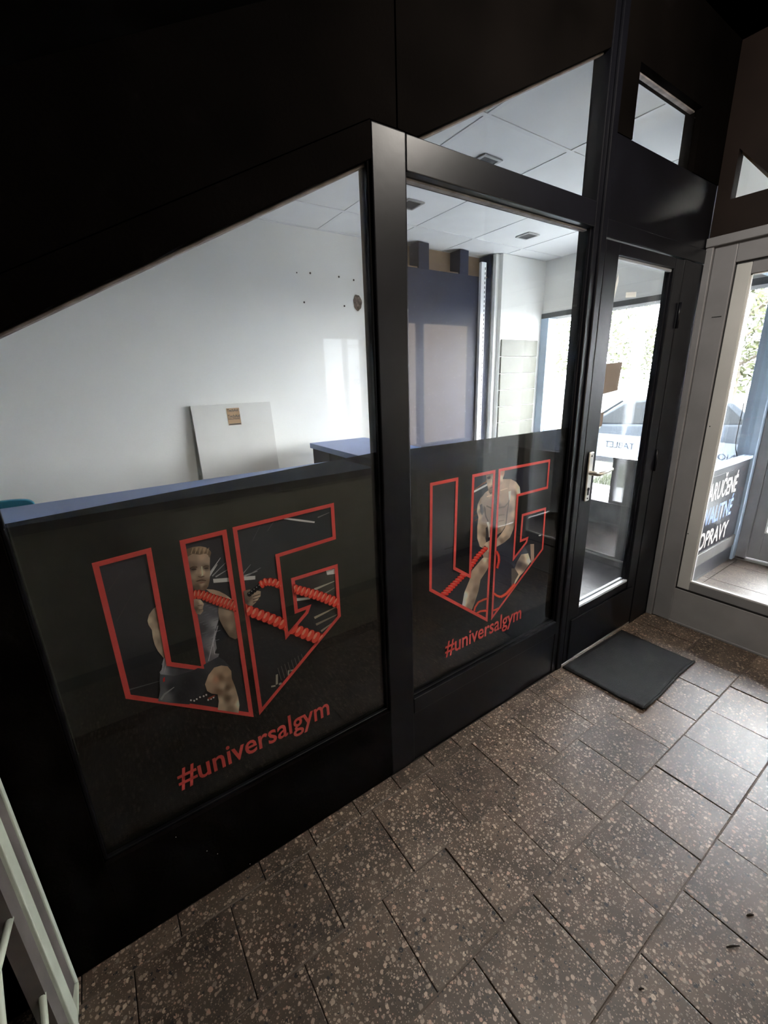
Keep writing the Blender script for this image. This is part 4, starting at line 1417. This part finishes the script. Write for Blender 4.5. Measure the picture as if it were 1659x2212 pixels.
P1.add(K([(744, 350), (756, 350), (770, 455), (745, 470), (752, 440)]), (186, 168, 150))
P1.add(K([(706, 468), (740, 476), (786, 462), (780, 474), (742, 486), (712, 480)]), (78, 64, 56))
P1.add(K([(676, 528), (720, 512), (760, 508), (806, 516), (800, 526), (750, 520), (700, 534)]), (70, 54, 46))
P1.add(K([(690, 548), (745, 540), (796, 532), (790, 542), (745, 556)]), (112, 82, 72))
# shorts and leg
P1.add(K([(252, 1640), (420, 1660), (640, 1600), (950, 1430), (1020, 1475), (1095, 1560), (985, 1540), (905, 1560), (830, 1650), (790, 1760), (800, 1830), (760, 1880), (690, 1930), (600, 2000), (360, 1980), (230, 1960), (255, 1830), (246, 1720)]),
       KC([(300, 1700, (78, 80, 88)), (270, 1850, (84, 86, 92)), (400, 1800, (46, 48, 54)), (600, 1750, (40, 42, 47)), (850, 1550, (58, 60, 66)), (1000, 1500, (50, 52, 58)), (760, 1700, (46, 48, 54)), (320, 1900, (96, 98, 104)), (500, 1900, (38, 40, 45))]), 3)
P1.add(K([(250, 1940), (300, 1870), (420, 1790), (425, 1796), (310, 1890), (275, 1950)]), (120, 122, 128))
P1.add(K([(288, 1690), (312, 1670), (310, 1725), (290, 1735)]), (170, 50, 46))
P1.add(K([(985, 1535), (1060, 1545), (1104, 1600), (1110, 1690), (1150, 1790), (1188, 1920), (1202, 2010), (1190, 2110), (940, 2080), (955, 1960), (940, 1880), (870, 1870), (815, 1840), (790, 1760), (830, 1650), (900, 1560)]),
       KC([(960, 1570, (156, 136, 116)), (1060, 1580, (140, 118, 98)), (860, 1680, (170, 150, 130)), (830, 1780, (150, 130, 112)), (920, 1700, (160, 120, 100)), (980, 1680, (110, 90, 74)), (1040, 1640, (150, 128, 108)), (1090, 1700, (120, 100, 84)),
           (1000, 1780, (160, 142, 124)), (960, 1850, (104, 84, 70)), (1060, 1800, (90, 74, 62)), (1110, 1850, (150, 132, 114)), (970, 1960, (168, 150, 132)), (1060, 1930, (84, 70, 58)), (1130, 1960, (140, 122, 104)), (1190, 1990, (196, 178, 158)), (1100, 2060, (110, 94, 80)), (990, 2050, (150, 132, 114))]), 3)
for x, y in ((622, 1950), (661, 1956), (692, 1937), (731, 1914), (774, 1902), (805, 1886), (828, 1946), (862, 1934), (892, 1917)):
    P1.add(K(ellipse(x, y, 11, 11)), (238, 226, 205))
P1.add(K([(820, 1925), (900, 1890), (915, 1895), (840, 1945)]), (120, 60, 50))
# fist and rope in the middle
P1.add(K([(655, 735), (740, 750), (778, 800), (764, 850), (770, 885), (735, 928), (690, 918), (660, 850)]),
       KC([(740, 780, SKL), (700, 800, (120, 104, 92)), (740, 850, (150, 134, 118)), (720, 880, (108, 94, 82)), (740, 910, (140, 124, 108)), (690, 860, (84, 72, 64))]), 2)
for a in ((700, 820), (712, 868)):
    P1.add(K([(a[0], a[1]), (a[0] + 56, a[1] - 8), (a[0] + 56, a[1] - 3), (a[0], a[1] + 6)]), (70, 58, 52))
RB, RD, RL = (212, 62, 50), (112, 26, 24), (236, 110, 92)
rope(P1, K([(650, 690), (740, 685), (900, 745), (1040, 790), (1180, 835)]), 20, 25, 13, RB, RD, RL)
# hand, handle and ropes in the G
P1.add(A_([(950, 600), (990, 590), (1060, 600), (1058, 630), (1030, 668), (1005, 692), (960, 695)]),
       AC([(1040, 620, SK), (990, 640, (90, 78, 70)), (1010, 670, (130, 114, 100)), (970, 660, (70, 62, 58)), (1045, 645, SKL)]), 2)
for k in range(5):
    P1.add(A_(ellipse(992 + 15 * k, 618 - 12 * k, 14, 15)), (22, 23, 26))
    P1.add(A_(ellipse(990 + 15 * k, 612 - 12 * k, 4, 3)), (110, 112, 116))
for y in (630, 648, 664):
    P1.add(A_([(1012, y), (1055, y - 14), (1056, y - 10), (1014, y + 5)]), (74, 62, 56))
rope(P1, A_([(1055, 565), (1090, 545), (1130, 545), (1175, 562), (1280, 592), (1400, 625), (1545, 680)]), 17, 24, 20, RB, RD, RL)
rope(P1, A_([(940, 700), (1010, 725), (1120, 765), (1200, 800), (1300, 845), (1440, 895)]), 24, 27, 15, RB, RD, RL)
P1.add(A_([(1260, 556), (1545, 664), (1545, 720), (1260, 622)]), (150, 36, 32)) if False else None
P1.build('photo_print', fl)
outline('letter_outline', U1, .0125, fl)
outline('letter_outline', G1, .0115, fl)
text_mesh('lettering', '#universalgym', RED, fl, lambda u, v: Vector((.018 + u, YP - .0034, .405 + v)), width=.486, height=.072, bold=.012)

# ------------------------------------------------ right film
fr = thing('window_film', 'dark window film with bare-chested man and ropes, between post and shop door', 'window film', (1.3, YF, .31))
a, b = px(883, 970, 1, YF), px(1229, 924, 1, YF)
sl = (b.z - a.z) / (b.x - a.x)
sheet('film_sheet', [(.83, .308), (1.778, .308), (1.778, b.z + sl * (1.778 - b.x)), (.83, a.z + sl * (.83 - a.x))], fr, FILM2)
CB = (860, 900, 3.6875)
U2 = crop(*CB, [(265, 540), (470, 497), (448, 1208), (572, 1272), (600, 472), (767, 437), (705, 1618), (258, 1380)])
G2 = crop(*CB, [(808, 427), (1205, 350), (1188, 565), (952, 627), (920, 1132), (1022, 1000), (1030, 968), (976, 990), (992, 785), (1172, 733), (1150, 1055), (748, 1602)])
P2 = Print([U2, G2], GAIN)
Q = lambda pts: crop(960, 1000, 6.146, pts)
QC = lambda lst: [(960 + x / 6.146, 1000 + y / 6.146, c) for x, y, c in lst]
B_ = lambda pts: crop(*CB, pts)
BC = lambda lst: [(860 + x / 3.6875, 900 + y / 3.6875, c) for x, y, c in lst]
P2.add(B_([(200, 300), (1300, 300), (1300, 1659), (200, 1659)]), BC([(350, 560, (48, 49, 53)), (350, 900, (60, 62, 66)), (350, 1250, (38, 39, 47)), (650, 700, (44, 46, 54)), (650, 1300, (36, 38, 46)), (1000, 450, (30, 32, 42)),
     (1150, 450, (34, 36, 44)), (1080, 900, (30, 31, 37)), (900, 1200, (36, 38, 48)), (650, 1500, (38, 40, 46)), (850, 1400, (34, 36, 46))]), 12)
P2.add(Q([(0, 1140), (330, 1050), (600, 980), (600, 990), (330, 1062), (0, 1152)]), (34, 35, 40))
P2.add(Q([(385, 372), (565, 278), (575, 298), (388, 398)]), (216, 214, 214))
for x, y in ((440, 320), (480, 290), (520, 270), (400, 350), (545, 240)):
    P2.add(Q([(x, y), (x + 46, y - 34), (x + 52, y - 26), (x + 8, y + 10)]), (104, 66, 48))
for x, y in ((390, 620), (400, 760), (388, 700)):
    P2.add(Q([(x, y), (x + 40, y - 20), (x + 44, y - 8), (x + 6, y + 18)]), (72, 50, 42))
# crates
P2.add(Q([(1140, 1078), (1190, 1076), (1190, 1290), (1150, 1345)]), (134, 114, 102))
P2.add(Q([(1070, 1110), (1140, 1078), (1146, 1240), (1110, 1220)]), (52, 54, 60))
P2.add(Q([(890, 1400), (960, 1400), (990, 1500), (930, 1640), (890, 1640)]), (78, 72, 70))
P2.add(Q(ellipse(1268, 962, 19, 9, -.3)), (220, 220, 224))
# shorts
P2.add(Q([(660, 1110), (780, 1060), (900, 880), (965, 870), (1060, 1100), (1112, 1195), (1050, 1215), (1000, 1230), (930, 1330), (1010, 1420), (940, 1415), (900, 1350), (800, 1290), (690, 1250)]),
       QC([(750, 1120, (42, 45, 56)), (900, 1000, (34, 36, 44)), (1000, 1120, (50, 54, 66)), (1090, 1180, (66, 72, 82)), (900, 1250, (38, 41, 52)), (960, 1380, (46, 50, 62)), (760, 1220, (36, 39, 50))]), 3)
# thigh and shin behind
P2.add(Q([(1020, 1215), (1112, 1200), (1148, 1310), (1060, 1440), (1000, 1500), (960, 1570), (918, 1630), (940, 1560), (985, 1480), (935, 1400), (960, 1320)]),
       QC([(1090, 1240, (180, 164, 146)), (1040, 1260, (120, 106, 94)), (1120, 1300, (200, 186, 168)), (1000, 1350, (70, 64, 66)), (1060, 1380, (90, 80, 76)), (990, 1470, (170, 152, 132)), (950, 1550, (176, 158, 138))]), 2)
# torso
P2.add(Q([(455, 510), (540, 395), (600, 350), (660, 330), (740, 250), (780, 214), (880, 214), (960, 300), (900, 450), (850, 620), (815, 830), (760, 915), (700, 955), (590, 1000), (570, 800), (545, 690), (500, 600)]),
       QC([(520, 500, (112, 98, 86)), (600, 420, (146, 128, 112)), (680, 420, (132, 114, 100)), (780, 300, (150, 130, 114)), (860, 300, (138, 120, 104)), (620, 560, (124, 108, 94)), (760, 500, (138, 120, 104)), (700, 560, (96, 82, 72)), (600, 680, (110, 96, 84)), (780, 640, (116, 100, 88)),
           (640, 780, (96, 84, 74)), (760, 780, (128, 112, 96)), (600, 850, (160, 146, 128)), (720, 880, (108, 94, 82)), (760, 860, (140, 124, 108)), (640, 920, (80, 70, 62))]), 3)
# arms
P2.add(Q([(555, 395), (480, 465), (442, 550), (430, 650), (452, 720), (436, 850), (436, 1000), (470, 1110), (512, 1132), (562, 1090), (545, 1000), (560, 880), (585, 770), (545, 700), (560, 560), (590, 450)]),
       QC([(500, 480, (124, 110, 98)), (450, 600, (176, 164, 148)), (500, 620, (78, 70, 66)), (540, 560, (120, 106, 94)), (470, 720, (166, 152, 136)), (520, 740, (110, 96, 86)), (450, 850, (160, 144, 126)), (520, 850, (122, 108, 94)), (450, 1000, (172, 156, 138)), (510, 1000, (136, 120, 104)), (490, 1090, (150, 134, 116)), (545, 960, (90, 78, 68))]), 2)
P2.add(Q([(880, 214), (950, 250), (1000, 320), (1008, 400), (985, 470), (960, 560), (945, 700), (935, 800), (915, 880), (870, 990), (790, 1060), (690, 1115), (685, 1020), (750, 945), (805, 860), (815, 760), (850, 560), (865, 420), (860, 300)]),
       QC([(900, 260, (150, 132, 116)), (970, 300, (176, 158, 142)), (1000, 370, (196, 180, 162)), (920, 400, (120, 104, 92)), (870, 460, (172, 154, 138)), (940, 520, (140, 124, 110)), (860, 620, (104, 92, 82)), (920, 680, (160, 144, 128)), (850, 760, (130, 114, 100)), (900, 800, (110, 98, 88)), (830, 860, (160, 142, 124)),
           (890, 900, (130, 116, 102)), (780, 960, (170, 152, 134)), (820, 1000, (116, 100, 88)), (720, 1060, (150, 134, 118)), (760, 1040, (104, 90, 80))]), 2)
# folds and muscle lines
for q, c in (([(520, 560), (545, 600), (552, 690), (590, 780), (578, 790), (540, 710), (530, 620)], (58, 50, 46)),
             ([(560, 790), (585, 780), (600, 860), (606, 990), (590, 985), (585, 880)], (196, 182, 162)),
             ([(548, 860), (572, 850), (580, 960), (566, 1010), (552, 990)], (46, 42, 42)),
             ([(860, 440), (872, 450), (842, 640), (822, 820), (806, 850), (830, 640)], (58, 50, 46)),
             ([(560, 560), (640, 600), (690, 590), (690, 604), (640, 618), (556, 580)], (76, 66, 58)),
             ([(720, 590), (800, 570), (846, 520), (850, 536), (806, 590), (722, 606)], (80, 70, 62)),
             ([(712, 420), (722, 420), (716, 600), (706, 600)], (84, 72, 64)),
             ([(700, 640), (712, 640), (708, 900), (696, 900)], (74, 64, 56)),
             ([(610, 700), (690, 690), (690, 700), (612, 712)], (82, 70, 62)), ([(720, 690), (800, 680), (800, 690), (722, 702)], (84, 72, 64)),
             ([(615, 770), (690, 764), (690, 774), (616, 782)], (80, 68, 60)), ([(718, 770), (790, 756), (790, 766), (718, 780)], (86, 74, 66)),
             ([(470, 560), (500, 540), (520, 640), (500, 700), (480, 650)], (70, 66, 68)),
             ([(850, 380), (885, 370), (880, 470), (860, 500)], (196, 180, 162)),
             ([(560, 440), (640, 420), (700, 430), (640, 436), (566, 456)], (168, 150, 132)),
             ([(740, 360), (840, 330), (842, 338), (746, 372)], (170, 152, 134))):
    P2.add(Q(q), c)
# neck and head
P2.add(Q([(552, 150), (600, 130), (740, 95), (802, 100), (796, 150), (775, 205), (785, 250), (700, 340), (640, 400), (605, 412), (580, 350), (560, 250)]),
       QC([(570, 170, (108, 94, 82)), (600, 230, (130, 114, 100)), (640, 200, (150, 132, 116)), (590, 195, (60, 54, 50)), (610, 290, (160, 142, 126)), (640, 320, (116, 100, 88)), (600, 380, (96, 82, 72)), (760, 130, (150, 110, 94)), (750, 200, (176, 158, 140)), (720, 280, (134, 116, 102)), (640, 390, (110, 94, 82))]), 2)
P2.add(Q([(548, 160), (580, 130), (650, 118), (650, 145), (600, 150), (566, 172)]), (84, 72, 64))
P2.add(Q([(566, 188), (610, 180), (612, 192), (570, 200)]), (48, 42, 40))
P2.add(Q([(570, 204), (608, 198), (604, 212), (576, 214)]), (40, 36, 36))
P2.add(Q([(604, 330), (640, 322), (642, 330), (606, 340)]), (74, 58, 52))
P2.add(Q([(618, 215), (630, 215), (634, 290), (612, 292)]), (176, 158, 140))
P2.add(Q([(585, 372), (610, 395), (640, 385), (640, 402), (606, 414)]), (76, 64, 56))
# leg in front, hands, rope
P2.add(Q([(500, 1270), (540, 1240), (605, 1225), (605, 1340), (560, 1430), (480, 1550), (452, 1700), (405, 1850), (365, 1950), (235, 1890), (265, 1720), (330, 1560), (365, 1430)]),
       QC([(540, 1290, (186, 170, 152)), (480, 1310, (140, 122, 106)), (580, 1300, (130, 112, 98)), (420, 1420, (150, 132, 116)), (500, 1420, (110, 92, 80)), (370, 1500, (140, 124, 108)), (440, 1540, (126, 108, 94)), (340, 1650, (150, 132, 116)), (420, 1680, (108, 92, 80)), (280, 1760, (200, 184, 166)), (360, 1780, (128, 112, 98)), (250, 1860, (214, 198, 178)), (330, 1900, (120, 106, 92)), (395, 1840, (104, 90, 80))]), 2)
P2.add(Q([(500, 1110), (555, 1055), (600, 1030), (650, 1060), (640, 1200), (600, 1262), (520, 1255), (498, 1190)]),
       QC([(560, 1080, (170, 154, 138)), (600, 1060, (150, 134, 118)), (540, 1140, (110, 96, 86)), (590, 1150, (160, 144, 128)), (560, 1210, (130, 116, 104)), (620, 1200, (90, 80, 74))]), 2)
P2.add(Q([(568, 1000), (604, 985), (606, 1012), (574, 1024)]), (30, 28, 30))
rope(P2, Q([(560, 1120), (440, 1240), (300, 1440), (150, 1590), (-10, 1750)]), 11, 17, 20, (170, 44, 38), (60, 14, 14), (206, 84, 70), -1.6)
rope(P2, Q([(395, 1970), (405, 1920), (450, 1850), (520, 1815), (590, 1795)]), 4, 5, 18, (178, 60, 46), (60, 24, 24), (190, 84, 66))
rope(P2, Q([(420, 2000), (480, 1968), (560, 1960), (600, 2000)]), 4, 6, 14, (168, 54, 42), (60, 24, 24), (184, 80, 62))
rope(P2, Q([(655, 1730), (700, 1765), (750, 1780), (820, 1740), (940, 1610)]), 5, 8, 24, (178, 60, 46), (70, 24, 24), (190, 84, 66))
rope(P2, Q([(640, 1960), (680, 1950), (720, 1930)]), 4, 5, 8, (168, 54, 42), (60, 24, 24), (184, 80, 62))
rope(P2, Q([(690, 1170), (720, 1230), (725, 1300), (700, 1400)]), 6, 6, 14, (150, 44, 36), (70, 22, 22), (170, 64, 52))
P2.build('photo_print', fr)
outline('letter_outline', U2, .0125, fr)
outline('letter_outline', G2, .0115, fr)
text_mesh('lettering', '#universalgym', RED, fr, lambda u, v: Vector((1.046 + u, YP - .0034, .405 + v)), width=.486, height=.072, bold=.012)
